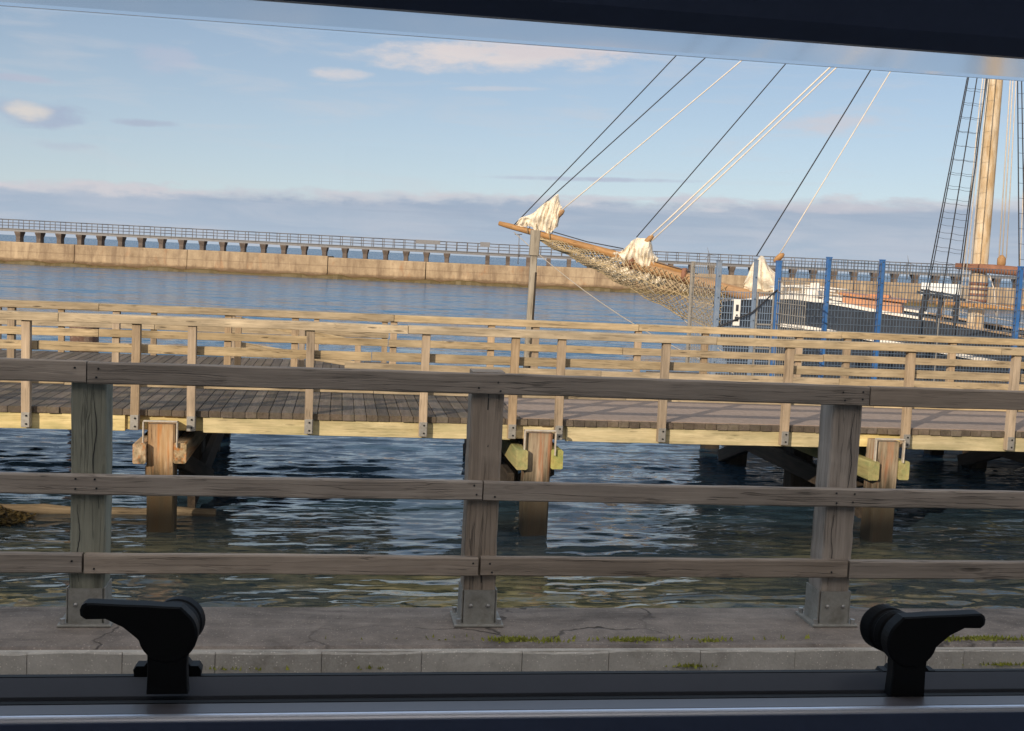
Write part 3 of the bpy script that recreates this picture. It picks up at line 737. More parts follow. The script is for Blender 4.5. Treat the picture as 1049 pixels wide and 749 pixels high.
steel_post(sg, 7.64, 21.0, -.33, 1.88, 'pale_blue', .07)
mesh_panel(sg, (6.98, 21.0), (7.60, 21.0), -.28, 1.30, 'mesh_pale', .05, .13)
mesh_panel(sg, (6.93, 21.05), (6.93, 22.6), -.28, 1.80, 'mesh_tan', .11, .2); mesh_panel(sg, (8.08, 19.6), (8.08, 20.95), -.28, 1.55, 'mesh_tan', .11, .2)
steel_post(sg, 6.93, 22.65, -.33, 1.80, 'mesh_tan', .07)
b = MB()
for x in (7.70, 8.01): b.beam((x, 20.98, -.28), (x, 20.98, 1.3), .03, .03, (0, 1, 0), .003)
for z in (-.2, .25, .70, 1.29): b.beam((7.70, 20.98, z), (8.01, 20.98, z), .03, .03, (0, 0, 1), .003)
b.build('leaf_frame', 'galv', sg)
mesh_panel(sg, (7.72, 20.98), (8.0, 20.98), -.26, 1.28, 'mesh_pale', .045, .13, 'leaf_mesh')
b = MB(); b.tube([(6.95, 20.94, .62), (7.6, 20.93, .92), (8.06, 20.94, 1.36)], .014, 6); b.build('stay_cable', 'rope_dark', sg)
ns = thing('notice', 'narrow white notice with two dark pictograms hung on the gate mesh', 'notice', (7.32, 20.96, .9))
b = MB(); b.box(7.245, 7.375, 20.955, 20.968, .66, 1.15, .003); b.build('plate', 'sign', ns)
b = MB()
b.box(7.285, 7.335, 20.948, 20.9545, .93, 1.05, 0); b.box(7.275, 7.345, 20.948, 20.9545, .74, .83, 0); b.box(7.295, 7.325, 20.948, 20.9545, .84, .87, 0)
b.build('pictogram', 'ink', ns)

# ------------------------------------------------------------------ sailing ship
BOW = Vector((9.629, 28.969, 0)); ANG = R(-28.5)
AFT = Vector((math.cos(ANG), math.sin(ANG), 0)); STB = Vector((-AFT.y, AFT.x, 0))
def S(u, v, z): return BOW + AFT * u + STB * v + Vector((0, 0, z))
ship = thing('sailing_ship', 'old dark hulled sailing ship with netted bowsprit and furled sails moored beyond the jetty', 'sailing ship', tuple(S(6, 0, WATER_Z)))
def sheer(u): return float(np.interp(u, [-.4, 0, 1, 2, 3, 4, 5, 6, 7, 9, 12, 15, 18], [.80, .86, .98, 1.05, .98, .86, .765, .64, .51, .36, .30, .42, .65]))
def beamw(u): return float(np.interp(u, [-.3, 0, .4, 1, 2, 3, 4.5, 6, 8, 11, 14, 16.5, 18], [.03, .16, .5, .98, 1.55, 1.95, 2.32, 2.5, 2.62, 2.62, 2.4, 1.9, 1.4]))
def station(u, dz=0., out=0.):
    zt = sheer(u) + dz; w = beamw(u) + out; k = np.clip((u + .2) / 4., .12, 1.)
    pr = [(w, zt), (w * (.97 * k + .93 * (1 - k)), zt - .55), (w * (.92 * k + .72 * (1 - k)), zt - 1.3), (w * (.80 * k + .45 * (1 - k)), -1.6), (w * (.62 * k + .25 * (1 - k)), -2.3), (.04, -3.2)]
    rake = lambda z: max(0., (1.2 - z)) * .28 * max(0, 1 - u / 4.)
    return pr, rake
us = [-.3, -.1, .15, .5, 1, 1.6, 2.3, 3.2, 4.2, 5.2, 6.2, 7.2, 8.5, 10, 12, 14, 16, 17.2, 18]
b = MB(); rings = []
for u in us:
    pr, rake = station(u); rings.append([S(u + rake(z), -w, z) for w, z in pr] + [S(u + rake(z), w, z) for w, z in pr[::-1]])
b.loft(rings, closed=False, smooth=True)
n0 = len(us) - 1; b.add(rings[-1], [tuple(range(len(rings[-1])))])
b.build('hull', 'hull', ship)
def strip(name, mat, off_z0, off_z1, out, u0, u1, side, zf=None, thick=.05):
    b = MB(); rr = []
    for u in np.linspace(u0, u1, 26):
        o0 = off_z0(u) if callable(off_z0) else off_z0; o1 = off_z1(u) if callable(off_z1) else off_z1
        w = (beamw(u) + out) * 1.
        z0, z1 = sheer(u) + o0, sheer(u) + o1
        rr.append([S(u, side * (w), z0), S(u, side * w, z1), S(u, side * (w - thick), z1), S(u, side * (w - thick), z0)])
    b.loft(rr, smooth=False); return b.build(name, mat, ship)
for sd in (-1, 1):
    strip('cap_rail', 'white', 0.005, lambda u: .05 if u > 5 else (.05 + .09 * (1 - u / 5.2)) * min(1, max(.2, u - .6)), .05, .4, 5.0, sd, thick=.22)
    strip('cap_rail', 'shipdeck', 0.005, .055, .04, 5.02, 17.8, sd, thick=.2)
    strip('rubbing_strake', 'white', lambda u: -.66, -.58, .02, 1.75, 17.6, sd, thick=.12)
b = MB(); rr = []
for u in us[2:]:
    rr.append([S(u, -beamw(u) + .05, sheer(u) - .32), S(u, beamw(u) - .05, sheer(u) - .32)])
b.loft(rr, closed=False, caps=False); b.build('deck', 'shipdeck', ship)
# white foredeck rail and windlass
b = MB()
for sd in (-1, 1):
    for u in (1.5, 1.9, 2.3, 2.8): b.tube([S(u, sd * (beamw(u) - .1), sheer(u)), S(u, sd * (beamw(u) - .1), sheer(u) + .30)], .016, 6)
    b.tube([S(u, sd * (beamw(u) - .1), sheer(u) + .31) for u in np.linspace(1.4, 3.0, 9)], .024, 6)
    b.tube([S(u, sd * (beamw(u) - .1), sheer(u) + .16) for u in np.linspace(1.4, 3.0, 9)], .015, 6)
b.build('pulpit_rail', 'white', ship)
wl = MB(); wl.tube([S(2.35, -.6, 1.16), S(2.35, .6, 1.16)], .11, 12)
for v in (-.66, .66): wl.tube([S(2.35, v - .04, 1.16), S(2.35, v + .04, 1.16)], .17, 14)
for v in (-.45, .45): wl.beam(S(2.35, v, .75), S(2.35, v, 1.45), .14, .2, tuple(STB), .01)
wl.build('windlass', 'white', ship)
# deckhouse
b = MB(); z0, z1 = .5, 1.22
rr = [[S(3.05, -.85, z0), S(4.5, -.9, z0), S(4.5, .9, z0), S(3.05, .85, z0)], [S(3.1, -.8, z1 - .02), S(4.45, -.85, z1 - .12), S(4.45, .85, z1 - .12), S(3.1, .8, z1 - .02)]]
b.loft(rr); dh = b.build('deckhouse', 'cabin', ship)
b = MB(); rr = [[S(3.0, -.92, z1 - .018), S(4.56, -.97, z1 - .125), S(4.56, .97, z1 - .125), S(3.0, .92, z1 - .018)], [S(3.0, -.92, z1 + .04), S(4.56, -.97, z1 - .065), S(4.56, .97, z1 - .065), S(3.0, .92, z1 + .04)]]
b.loft(rr); b.build('roof', 'cabin', dh)
dd = MB(); dd.beam(S(3.9, -.5, 1.06 + .13), S(3.9, .5, 1.06 + .13), .5, .12, (0, 0, 1), .02); dd.build('hatch', 'cabin', dh)
# bowsprit and jib boom
def bs_z(u): return 1.30 - (u + .46) * .2135
b = MB(); b.tube([S(u, 0, bs_z(u)) for u in (1.6, .5, -.5, -1.9, -2.6)], [.15, .155, .15, .135, .12], 14); b.build('bowsprit', 'spar', ship)
b = MB(); b.tube([S(u, .02, bs_z(u) + .13) for u in (-.9, -2.2, -3.6, -5, -5.9, -6.15)], [.10, .105, .10, .088, .075, .06], 12); b.build('jib_boom', 'spar', ship)
b = MB()
for u in (-.95, -2.35): b.tube([S(u - .05, .01, bs_z(u) + .065), S(u + .05, .01, bs_z(u) + .065)], .205, 14)
b.build('spar_band', 'rust', ship)
b = MB()
for (p0, p1) in (((-.6, bs_z(-.6) + .14), (-2.6, bs_z(-2.6) + .28)), ((-2.6, bs_z(-2.6) + .28), (-4.6, bs_z(-4.6) + .26))):
    b.tube([S(p0[0], -.05, p0[1] + .06), S((p0[0] + p1[0]) / 2, -.05, (p0[1] + p1[1]) / 2 + .0), S(p1[0], -.05, p1[1] + .03)], .014, 5)
b.build('foot_rope', 'rope_dark', ship)
# netting: sags from the jib boom down to the stem
def net_low(u): return float(np.interp(u, [-5.2, -4.7, -3.4, -2.25, -1.2, -.4, .2], [2.32, 2.12, 1.56, 1.04, .56, .24, .05]))
def net_pt(u, t, sd):
    zt = bs_z(u) + .08; zl = net_low(u); a = t
    vv = sd * (.12 + .75 * math.sin(math.pi * min(1, a) * .78) * min(1., (u + 5.4) / 3.)) * (1 - .55 * a * a)
    return S(u, vv, zt + (zl - zt) * a + .03 * math.sin(7 * u + 5 * a))
b = MB(); nu, nv = 74, 15
for sd in (-1, 1):
    P0 = [[net_pt(-5.15 + 5.35 * i / nu, j / nv, sd) for j in range(nv + 1)] for i in range(nu + 1)]
    for i in range(nu):
        for j in range(nv):
            if (i + j) % 2 == 0: b.tube([P0[i][j], P0[i + 1][j + 1]], .0105, 3, caps=False)
            else: b.tube([P0[i + 1][j], P0[i][j + 1]], .0105, 3, caps=False)
    b.tube([P0[i][nv] for i in range(0, nu + 1, 3)], .016, 5)
    b.tube([P0[i][nv // 2] for i in range(0, nu + 1, 3)], .012, 5)
b.build('safety_net', 'net', ship)
def crumple(name, prof, thick, seed, mat='canvas', n=34, ridges=9, amp=.09):
    """a furled sail: gathered cloth between a lower and an upper edge line (u, z)"""
    r2 = random.Random(seed); lo, hi = prof; b = MB(); rings = []
    ph = [r2.uniform(0, 6.28) for _ in range(6)]
    for i in range(n + 1):
        t = i / n; q = t * (len(lo) - 1); k = min(int(q), len(lo) - 2); fr = q - k
        l = Vector((*lo[k], 0)).lerp(Vector((*lo[k + 1], 0)), fr); h = Vector((*hi[k], 0)).lerp(Vector((*hi[k + 1], 0)), fr)
        ring = []; m = 16
        tw = t + .07 * math.sin(8 * t + ph[5]) + .035 * math.sin(21 * t + ph[0]) + .02 * math.sin(37 * t + ph[3])
        for j in range(2 * m):
            s = j / m if j < m else 2 - j / m; sd = -1 if j < m else 1
            w = thick * math.sin(math.pi * min(max(t, .04), .96)) ** .5 * (.35 + .65 * math.sin(math.pi * min(max(s, .03), .97)))
            w += amp * (.5 * math.sin(ridges * 4.2 * tw + 2.2 * math.sin(3 * s + ph[0]) + 1.5 * s + ph[1]) + .45 * math.sin(1.9 * ridges * 4.2 * tw - 2.5 * s + ph[2]) + .4 * math.sin(13 * s + 9 * t + ph[3]))
            e = amp * .7 * math.sin(17 * t + 4 * s + ph[4])
            ring.append(S(l.x + (h.x - l.x) * s + e * .5, sd * max(w, .015), l.y + (h.y - l.y) * s + e))
        rings.append(ring)
    b.loft(rings, smooth=False); return b.build(name, mat, ship)
crumple('furled_sail', ([(-5.62, 2.62), (-5.2, 2.55), (-4.95, 2.48), (-4.7, 2.42), (-4.5, 2.55)], [(-5.55, 2.78), (-5.1, 3.02), (-4.75, 3.32), (-4.52, 3.46), (-4.36, 3.14)]), .12, 3, amp=.05, ridges=15)
crumple('furled_sail', ([(-2.95, 1.80), (-2.6, 1.70), (-2.3, 1.62), (-1.95, 1.60), (-1.72, 1.62)], [(-2.85, 1.98), (-2.5, 2.18), (-2.25, 2.46), (-1.9, 2.28), (-1.68, 1.86)]), .18, 5, amp=.07, ridges=13)
crumple('furled_sail', ([(.55, 1.18), (.8, 1.20), (1.05, 1.2), (1.35, 1.22), (1.6, 1.24)], [(.62, 1.40), (.78, 1.9), (.95, 2.06), (1.2, 1.84), (1.5, 1.42)]), .22, 8, amp=.05, ridges=4)
for (u, r_) in ((-5.3, .16), (-5.0, .20), (-4.66, .17), (-2.4, .22), (-2.05, .22), (.85, .18), (1.2, .20)):
    zc_ = bs_z(u) + (.16 if u < -.9 else .0) + r_ * .35
    b = MB(); b.tube([S(u + .03 * math.sin(2 * a), r_ * .8 * math.cos(a), zc_ + r_ * math.sin(a)) for a in np.linspace(0, 2 * math.pi, 15)], .013, 5); b.build('lashing', 'net', ship)
# white cloth bunched in the net
for (u, z, s, sd) in ((-3.4, 1.72, .22, 1), (-3.05, 1.62, .30, 2), (-2.7, 1.52, .34, 3), (-2.35, 1.42, .3, 4), (-2.0, 1.38, .26, 5), (-1.65, 1.32, .2, 6), (-3.75, 1.80, .16, 7), (-.9, 1.16, .12, 9)):
    crumple('bunched_cloth', ([(u - s, z - .05), (u - s * .4, z - s * .5), (u + s * .4, z - s * .6), (u + s, z - .08)], [(u - s, z + .06), (u - s * .4, z + s * .5), (u + s * .4, z + s * .35), (u + s, z + .02)]), .16, 20 + sd, n=20, amp=.08, ridges=3)
# pale heel rope and bob stay chain
def line(name, pts, r_, mat): 
    b = MB(); b.tube(pts, r_, 6); return b.build(name, mat, ship)
def sag(p, q, s, n=14): return [p.lerp(q, t) + Vector((0, 0, -s * 4 * t * (1 - t))) for t in np.linspace(0, 1, n)]
line('bobstay', sag(S(-5.7, 0, 2.42), S(1.0, -.06, -1.1), .45), .012, 'wire_grey')
line('bobstay', sag(S(-2.5, 0, 1.66), S(.9, -.05, -.9), .12), .014, 'wire_grey')
MU = 6.12
MT = lambda z: S(MU, 0, z)
for (u, z, zt, r_, m_, s) in ((-5.7, 2.62, 15.4, .0145, 'rope_dark', .10), (-5.05, 3.05, 13.5, .0145, 'rope_dark', .08), (-4.46, 2.98, 12.1, .016, 'rope_white', .06), (-2.28, 2.41, 13.0, .0145, 'rope_dark', .06),
                             (-1.97, 2.40, 10.6, .021, 'rope_white', .05), (-1.86, 2.34, 10.45, .018, 'rope_white', .05), (.86, 2.06, 12.05, .0165, 'rope_dark', .05), (1.40, 2.08, 11.2, .015, 'rope_white', .04)):
    line('stay', sag(S(u, 0, z), MT(zt), s), r_, m_)
for (u, z) in ((-1.95, 2.36), (1.42, 2.04), (-4.42, 2.95)):
    b = MB(); b.tube([S(u - .12, 0, z - .1), S(u - .05, 0, z - .05), S(u + .05, 0, z + .05), S(u + .12, 0, z + .1)], [.03, .075, .075, .03], 8); b.build('pulley_block', 'spar', ship)
# foremast
mz = [-.2, .6, .95, 1.15, 1.2, 1.75, 1.8, 3, 6, 9, 11.3, 11.6, 16.4]
mr = [.205, .20, .19, .185, .21, .21, .185, .182, .178, .172, .165, .10, .06]
b = MB(); b.tube([MT(z) for z in mz], mr, 16); mast = b.build('foremast', 'mast', ship)
b = MB()
for z in (1.22, 1.36, 1.50, 1.62): b.tube([MT(z - .035), MT(z + .035)], .222, 16)
b.build('mast_band', 'rust', mast)
b = MB(); b.tube([S(MU - .55, -.25, 2.02), S(MU + .3, -.25, 1.98), S(MU + 2.6, -.25, 1.86), S(MU + 4.5, -.25, 1.80)], [.07, .115, .12, .10], 10); b.build('boom', 'rust', ship)
b = MB()
b.beam(S(MU - .9, -.5, 1.13), S(MU + 1.6, -.5, 1.08), .10, .09, (0, 0, 1), .01); b.beam(S(MU - .9, .5, 1.13), S(MU + 1.6, .5, 1.08), .10, .09, (0, 0, 1), .01)
for u in (MU - .8, MU + 1.5):
    for v in (-.5, .5): b.beam(S(u, v, .2), S(u, v, 1.15), .1, .1, tuple(AFT), .01)
b.build('pin_rail', 'spar', ship)
for sd in (-1, 1):
    tops = []
    for i, du in enumerate((-1.2, -.84, -.48)):
        u = MU + du; base = S(u, sd * 2.5, sheer(u)); topp = S(MU - .08 + .06 * i, sd * .16, 11.3)
        line('shroud', [base.lerp(topp, t) for t in (.055, .5, 1)], .0125, 'rope_dark')
        q = MB(); q.tube([base + Vector((0, 0, -.35)), base], .03, 6); q.tube([base.lerp(topp, t) for t in (0, .012, .03, .042, .06)], [.025, .06, .04, .06, .03], 8); q.build('deadeye', 'rope_dark', ship)
        tops.append((base, topp))
    for k in range(30):
        t = .095 + k * .031
        pp = [b0.lerp(t0, t) for b0, t0 in tops]
        b = MB(); b.tube([pp[0], (pp[0] + pp[1]) / 2 + Vector((0, 0, -.015)), pp[1], (pp[1] + pp[2]) / 2 + Vector((0, 0, -.015)), pp[2]], .0042, 4); b.build('ratline', 'rope_dark', ship)
    if sd < 0:
        aft = []
        for i, du in enumerate((.86, .99, 1.2)):
            u = MU + du; base = S(u, -2.5, sheer(u)); topp = S(MU + .05 + .04 * i, -.16, 11.3); aft.append((base, topp))
            line('shroud', [base.lerp(topp, t) for t in (.03, .5, 1)], .0125, 'rope_dark')
        for k in range(30):
            t = .095 + k * .031; pp = [b0.lerp(t0, t) for b0, t0 in aft]
            b = MB(); b.tube(pp, .0042, 4); b.build('ratline', 'rope_dark', ship)
    b = MB(); b.beam(S(MU - 1.32, sd * 2.48, 1.38), S(MU - .3, sd * 2.48, 1.26), .05, .06, (0, 0, 1), .004); b.build('sheer_pole', 'rope_dark', ship)
for (du, v, zb, zt, r_) in ((-.30, -.4, .9, 11, .012), (-.38, -.6, .8, 10.6, .012), (-.22, -.3, 1.0, 9.5, .010), (.40, -.2, 2.25, 11, .014), (.47, -.2, 2.25, 11, .014), (.56, -.15, 2.25, 10.8, .012), (.44, -.3, .9, 2.1, .012), (.9, -.6, .6, 10.5, .012)):
    line('halyard', [S(MU + du, v, zb), S(MU + du * .8, v * .8, (zb + zt) / 2), S(MU + du * .3, v * .4, zt)], r_, 'rope_white')
b = MB(); b.tube([S(MU + .46, -.2, 2.02), S(MU + .46, -.2, 2.1), S(MU + .46, -.2, 2.24), S(MU + .46, -.2, 2.32)], [.03, .10, .10, .03], 8); b.build('pulley_block', 'spar', ship)
b = MB(); b.tube([S(13.2, 0, -.1), S(13.2, 0, 8), S(13.3, 0, 15)], [.2, .19, .1], 14); b.build('mainmast', 'mast', ship)
b = MB(); b.beam(S(9, -.9, .75), S(11.6, -.9, .72), 1.8, .9, (0, 0, 1), .04); b.build('deckhouse', 'white', ship)
# guard wires on stanchions along the port side
b = MB()
for u in np.arange(5.4, 16, 1.1): b.tube([S(u, -beamw(u) + .06, sheer(u)), S(u, -beamw(u) + .06, sheer(u) + .62)], .016, 5)
for h in (.32, .60): b.tube([S(u, -beamw(u) + .06, sheer(u) + h) for u in np.linspace(5.4, 15.4, 20)], .010, 5)
b.build('guard_rail', 'wire_grey', ship)

# ------------------------------------------------------------------ breakwater and trestle
def BWP(s, d, z): return LAT * s + HEAD * d + Vector((0, 0, z))       # s along, d away from the quay
br = thing('breakwater', 'long tan concrete breakwater wall across the harbour', 'breakwater', tuple(BWP(0, 143, WATER_Z)))
edges = [-420, -310, -240, -180, -140, -112, -88, -65.5, -53.7, -40, -22.9, -11, 2.2, 14.5, 28.2, 41, 55, 70, 86, 103, 124, 150, 185, 230, 300, 420]
edges = sorted(edges)
for i in range(len(edges) - 1):
    s0, s1 = edges[i] + .05, edges[i + 1] - .05; zt = .88 + (.0 if i % 3 else .03) - (.12 if -22.95 < edges[i] < 2.1 else 0); d0 = 142.6 + random.uniform(-.10, .10)
    b = MB(); rr = []
    for s in (s0, s1): rr.append([BWP(s, d0 - .5, -4), BWP(s, d0 - .35, -1.2), BWP(s, d0 - .08, -1.15), BWP(s, d0, zt - .10), BWP(s, d0 + .1, zt), BWP(s, d0 + 5, zt), BWP(s, d0 + 5.2, -4)])
    b.loft(rr); b.build('wall_section', 'breakwater', br)
b = MB(); rr = []
for k in range(420):
    sx_ = -130 + k * .62; hh = -1.62 + .28 * abs(math.sin(k * .37) * math.sin(k * .113 + 1)) + random.uniform(0, .12); ww = 141.75 + random.uniform(-.25, .1)
    rr.append([BWP(sx_, ww - .4, -2.2), BWP(sx_, ww, hh - .1), BWP(sx_, ww + .25, hh), BWP(sx_, 142.5, hh + .05), BWP(sx_, 142.5, -2.2)])
b.loft(rr); b.build('weedy_footing', 'weed', br)
tre = thing('trestle_bridge', 'long grey railed trestle bridge on many legs standing behind the breakwater wall', 'trestle', tuple(BWP(0, 146, .8)))
DT = 145.6
def tz(s): return float(np.interp(s, [-420, -63, -20, 0, 55, 420], [2.75, 2.46, 2.26, 2.18, 2.28, 2.5]))
seg = np.arange(-300, 301, 2.6)
b = MB()
for a_, c_ in zip(seg[:-1], seg[1:]):
    for dd_ in (-.7, .7): b.beam(BWP(a_, DT + dd_, tz(a_) - .16), BWP(c_ - .02, DT + dd_, tz(c_) - .16), .12, .30, (0, 0, 1), 0)
    b.beam(BWP(a_, DT, tz(a_) + .03), BWP(c_ - .02, DT, tz(c_) + .03), 1.8, .07, (0, 0, 1), 0)
b.build('walkway', 'trestle_deck', tre)
b = MB()
for dd_ in (-.85, .85):
    for h in (.40, .75, 1.12):
        for a_, c_ in zip(seg[:-1], seg[1:]): b.tube([BWP(a_, DT + dd_, tz(a_) + h), BWP(c_, DT + dd_, tz(c_) + h)], .035 if h < 1 else .045, 4)
    for s in np.arange(-300, 300, 1.3): b.tube([BWP(s, DT + dd_, tz(s)), BWP(s, DT + dd_, tz(s) + 1.12)], .04, 4)
b.build('railing', 'far_rail', tre)
b = MB(); b.beam(BWP(-12.5, DT - .95, tz(-12) + .95), BWP(-9.5, DT - .95, tz(-12) + .95), .08, .5, (0, 0, 1), 0); b.beam(BWP(-4.6, DT - .95, tz(-4) + 1.0), BWP(-3.4, DT - .95, tz(-4) + 1.0), .08, .6, (0, 0, 1), 0); b.build('guard_panel', 'trestle_deck', tre)
first = None
for k, s in enumerate(np.arange(-61.6, 74, 2.52)):
    if -8.4 < s < -5.9: continue
    z = tz(s) - .31
    b = MB(); hw = .25 if -6 < s < 22 else .37
    rr = [[BWP(s - hw, DT - .75, z), BWP(s + hw, DT - .75, z), BWP(s + hw, DT + .75, z), BWP(s - hw, DT + .75, z)], [BWP(s - hw, DT - .75, z - .12), BWP(s + hw, DT - .75, z - .12), BWP(s + hw, DT + .75, z - .12), BWP(s - hw, DT + .75, z - .12)],
          [BWP(s - .25, DT - .55, z - .62), BWP(s + .25, DT - .55, z - .62), BWP(s + .25, DT + .55, z - .62), BWP(s - .25, DT + .55, z - .62)], [BWP(s - .25, DT - .6, -1.), BWP(s + .25, DT - .6, -1.), BWP(s + .25, DT + .6, -1.), BWP(s - .25, DT + .6, -1.)]]
    b.loft(rr); b.build('trestle_leg', 'trestle', tre)
lp = thing('lamp_post', 'thin lamp post rising above the far trestle railing', 'lamp post', tuple(BWP(.15, DT - .9, 2.2)))
b = MB(); b.tube([BWP(.15, DT - .95, 1.0), BWP(.15, DT - .95, 4.6)], .05, 5); b.build('pole', 'far_rail', lp)
b = MB(); b.tube([BWP(-.4, DT - .95, 4.62), BWP(.5, DT - .95, 4.66)], .06, 5); b.build('lamp_arm', 'far_rail', lp)

wb = thing('signboard', 'long blank white signboard standing against the breakwater behind the ship rigging', 'signboard', tuple(BWP(51.6, 142, -.5)))
b = MB(); b.beam(BWP(48.9, 141.8, .30), BWP(53.8, 141.8, .30), .10, 1.5, (0, 0, 1), .01); b.build('board', 'sign', wb)
b = MB()
for s in (50.2, 53.2): b.beam(BWP(s, 141.95, -2), BWP(s, 141.95, .9), .15, .15, tuple(HEAD), 0)
b.build('support_post', 'far_rail', wb)

def turbine(az_, label, rot):
    D = 1500.; base = Vector((math.sin(R(az_)) * D, math.cos(R(az_)) * D, WATER_Z))
    t = thing('wind_turbine', label, 'wind turbine', tuple(base), 'small wind turbines far beyond the breakwater')
    hub = base + Vector((0, 0, 19.5))
    b = MB(); b.tube([base, hub], [.85, .5], 8); b.build('tower', 'turbine', t)
    b = MB(); b.tube([hub + HEAD * 1.5, hub - HEAD * 1.6], .7, 6); b.build('nacelle', 'turbine', t)
    for k in range(3):
        a = R(rot + 120 * k); tip = hub - HEAD * 1.7 + (LAT * math.sin(a) + Vector((0, 0, math.cos(a)))) * 9.5
        b = MB(); b.tube([hub - HEAD * 1.7, (hub - HEAD * 1.7).lerp(tip, .25), tip], [.35, .5, .12], 5); b.build('blade', 'turbine', t)
turbine(17.75, 'tiny wind turbine on the skyline above the gate cage', -20)
turbine(26.87, 'tiny wind turbine on the skyline beside the ship shrouds', -12)

# ------------------------------------------------------------------ unseen building behind the viewpoint, added so its shade covers the quay and fence
bl = thing('shade_building', 'long pale rendered building, unseen, added behind the parked van for its shade', 'building', (-20, -14, -.12))
BH = 10.8
b = MB(); b.box(-110, 70, -26, -12, -.12, BH); b.build('wall', 'render', bl)
b = MB(); b.box(-110.4, 70.4, -26.4, -11.8, BH + .002, BH + .25, .02); b.build('roof', 'slate', bl)
for k in range(-26, 17):
    for z in (1.2, 4.2, 7.0):
        x = k * 4.1
        b = MB(); b.box(x, x + 1.5, -12.06, -11.97, z, z + 1.7, .01); b.build('window', 'darkglass', bl)

# ------------------------------------------------------------------ camper van: the window looked through
van = thing('camper_van', 'dark camper van interior wall with a wide window and two black latches', 'camper van', (0, -.2, -.125))
WX0, WX1, WZ0, WZ1 = -.60, .88, 1.36, 1.93
b = MB(); X0, X1, Y0, Y1, Z0, Z1, T = -2.6, 3.2, -1.5, .86, .35, 2.75, .045
b.box(X0, X1, Y0, Y1, Z0 - T, Z0, 0)
def holed(plate, a0, a1, b0, b1, h):                       # a panel with one opening h = (a0, a1, b0, b1)
    plate(a0, a1, b0, h[2]); plate(a0, a1, h[3], b1); plate(a0, h[0], h[2] + .001, h[3] - .001); plate(h[1], a1, h[2] + .001, h[3] - .001)
holed(lambda p, q, r, t: b.box(p, q, r, t, Z1, Z1 + T, 0), X0, X1, Y0, Y1, (-.5, .9, -1.1, -.1))  # unseen openings in roof and walls, added to let light into the van
holed(lambda p, q, r, t: b.box(p, q, Y0 - T, Y0 - .002, r, t, 0), X0, X1, Z0, Z1, (-1.0, 1.4, 1.3, 2.1))
holed(lambda p, q, r, t: b.box(X0 - T, X0 - .002, p, q, r, t, 0), Y0, Y1, Z0, Z1, (-1.2, .5, 1.3, 2.2))
holed(lambda p, q, r, t: b.box(X1 + .002, X1 + T, p, q, r, t, 0), Y0, Y1, Z0, Z1, (-1.35, .7, 1.2, 2.3))
b.box(X0, X1, Y1 - T, Y1, Z0 + .002, WZ0, 0); b.box(X0, X1, Y1 - T, Y1, WZ1, Z1 - .002, 0)
b.box(X0, WX0, Y1 - T, Y1, WZ0 + .001, WZ1 - .001, 0); b.box(WX1, X1, Y1 - T, Y1, WZ0 + .001, WZ1 - .001, 0)
b.build('body', 'van_in', van)
b = MB(); ys0, ys1 = Y1 + .002, Y1 + .008  # unseen white skin on this side only, added to bounce light onto the fence
b.box(X0 - .1, X1 + .1, ys0, ys1, .25, WZ0 - .004, 0); b.box(X0 - .1, X1 + .1, ys0, ys1, WZ1 + .004, Z1 + .1, 0)
b.box(X0 - .1, WX0 - .004, ys0, ys1, WZ0 - .003, WZ1 + .003, 0); b.box(WX1 + .004, X1 + .1, ys0, ys1, WZ0 - .003, WZ1 + .003, 0)
b.build('outer_bounce_skin', 'van_out', van)
for wx in (-1.7, 2.3):
    for wy in (-1.3, .62):
        b = MB(); rr = []
        for (yo, r_) in ((-.11, .24), (-.10, .32), (-.06, .34), (.06, .34), (.10, .32), (.11, .24)): rr.append([(wx + r_ * math.cos(a), wy + yo, .215 + r_ * math.sin(a)) for a in np.linspace(0, 2 * math.pi, 28, endpoint=False)])
        b.loft(rr); b.build('wheel', 'rubber', van)
b = MB(); b.box(3.26, 4.3, -1.45, .8, .3, 1.18, .12); b.build('bonnet', 'van_out', van)
def zz(z8, y): return 1.72 - (1.72 - z8) * y / .8
def profile(poly, name, mat, x0=-.7, x1=1.05):
    b = MB(); b.loft([[(x, y, z) for y, z in poly] for x in (x0, x1)]); return b.build(name, mat, van)
profile([(.798, 1.36), (.798, zz(1.4255, .798)), (.805, zz(1.4272, .805)), (.805, 1.36)], 'window_seal', 'rubber')
profile([(.7965, 1.38), (.7965, zz(1.4243, .7965)), (.792, zz(1.4243, .792) + .0006), (.779, zz(1.4114, .779)), (.776, 1.38)], 'pane_frame', 'frame_grey')
profile([(.775, 1.37), (.775, zz(1.4085, .775)), (.768, zz(1.4065, .768)), (.768, 1.37)], 'sill_seal', 'rubber')
profile([(.767, 1.36), (.767, zz(1.4058, .767) - .0005), (.764, zz(1.4058, .764)), (.746, zz(1.3992, .746)), (.7445, zz(1.3984, .7445) - .001), (.7445, 1.36)], 'window_sill', 'sill')
q = [(.744, 1.36), (.744, zz(1.3975, .744) - .001)]
cy, cz = .7395, zz(1.3955, .7395) - .0015
for a in np.linspace(R(60), R(190), 9): q.append((cy + .0042 * math.cos(a), cz + .0042 * math.sin(a)))
q.append((cy - .004, 1.36)); profile(q, 'sill_nosing', 'nosing')
profile([(.7352, 1.0), (.7352, zz(1.3934, .7352) - .0004), (.7345, zz(1.3934, .7345) - .001), (.733, 1.0)], 'sill_front', 'blind')
# roller blind cassette above
profile([(.745, 1.72 + .1602 * .745 / .8 + .0005), (.79, zz(1.8802, .79)), (.815, zz(1.8802, .79) + .004), (.815, 2.02), (.72, 2.02), (.72, 1.90), (.727, 1.878)], 'blind_cassette', 'blind')
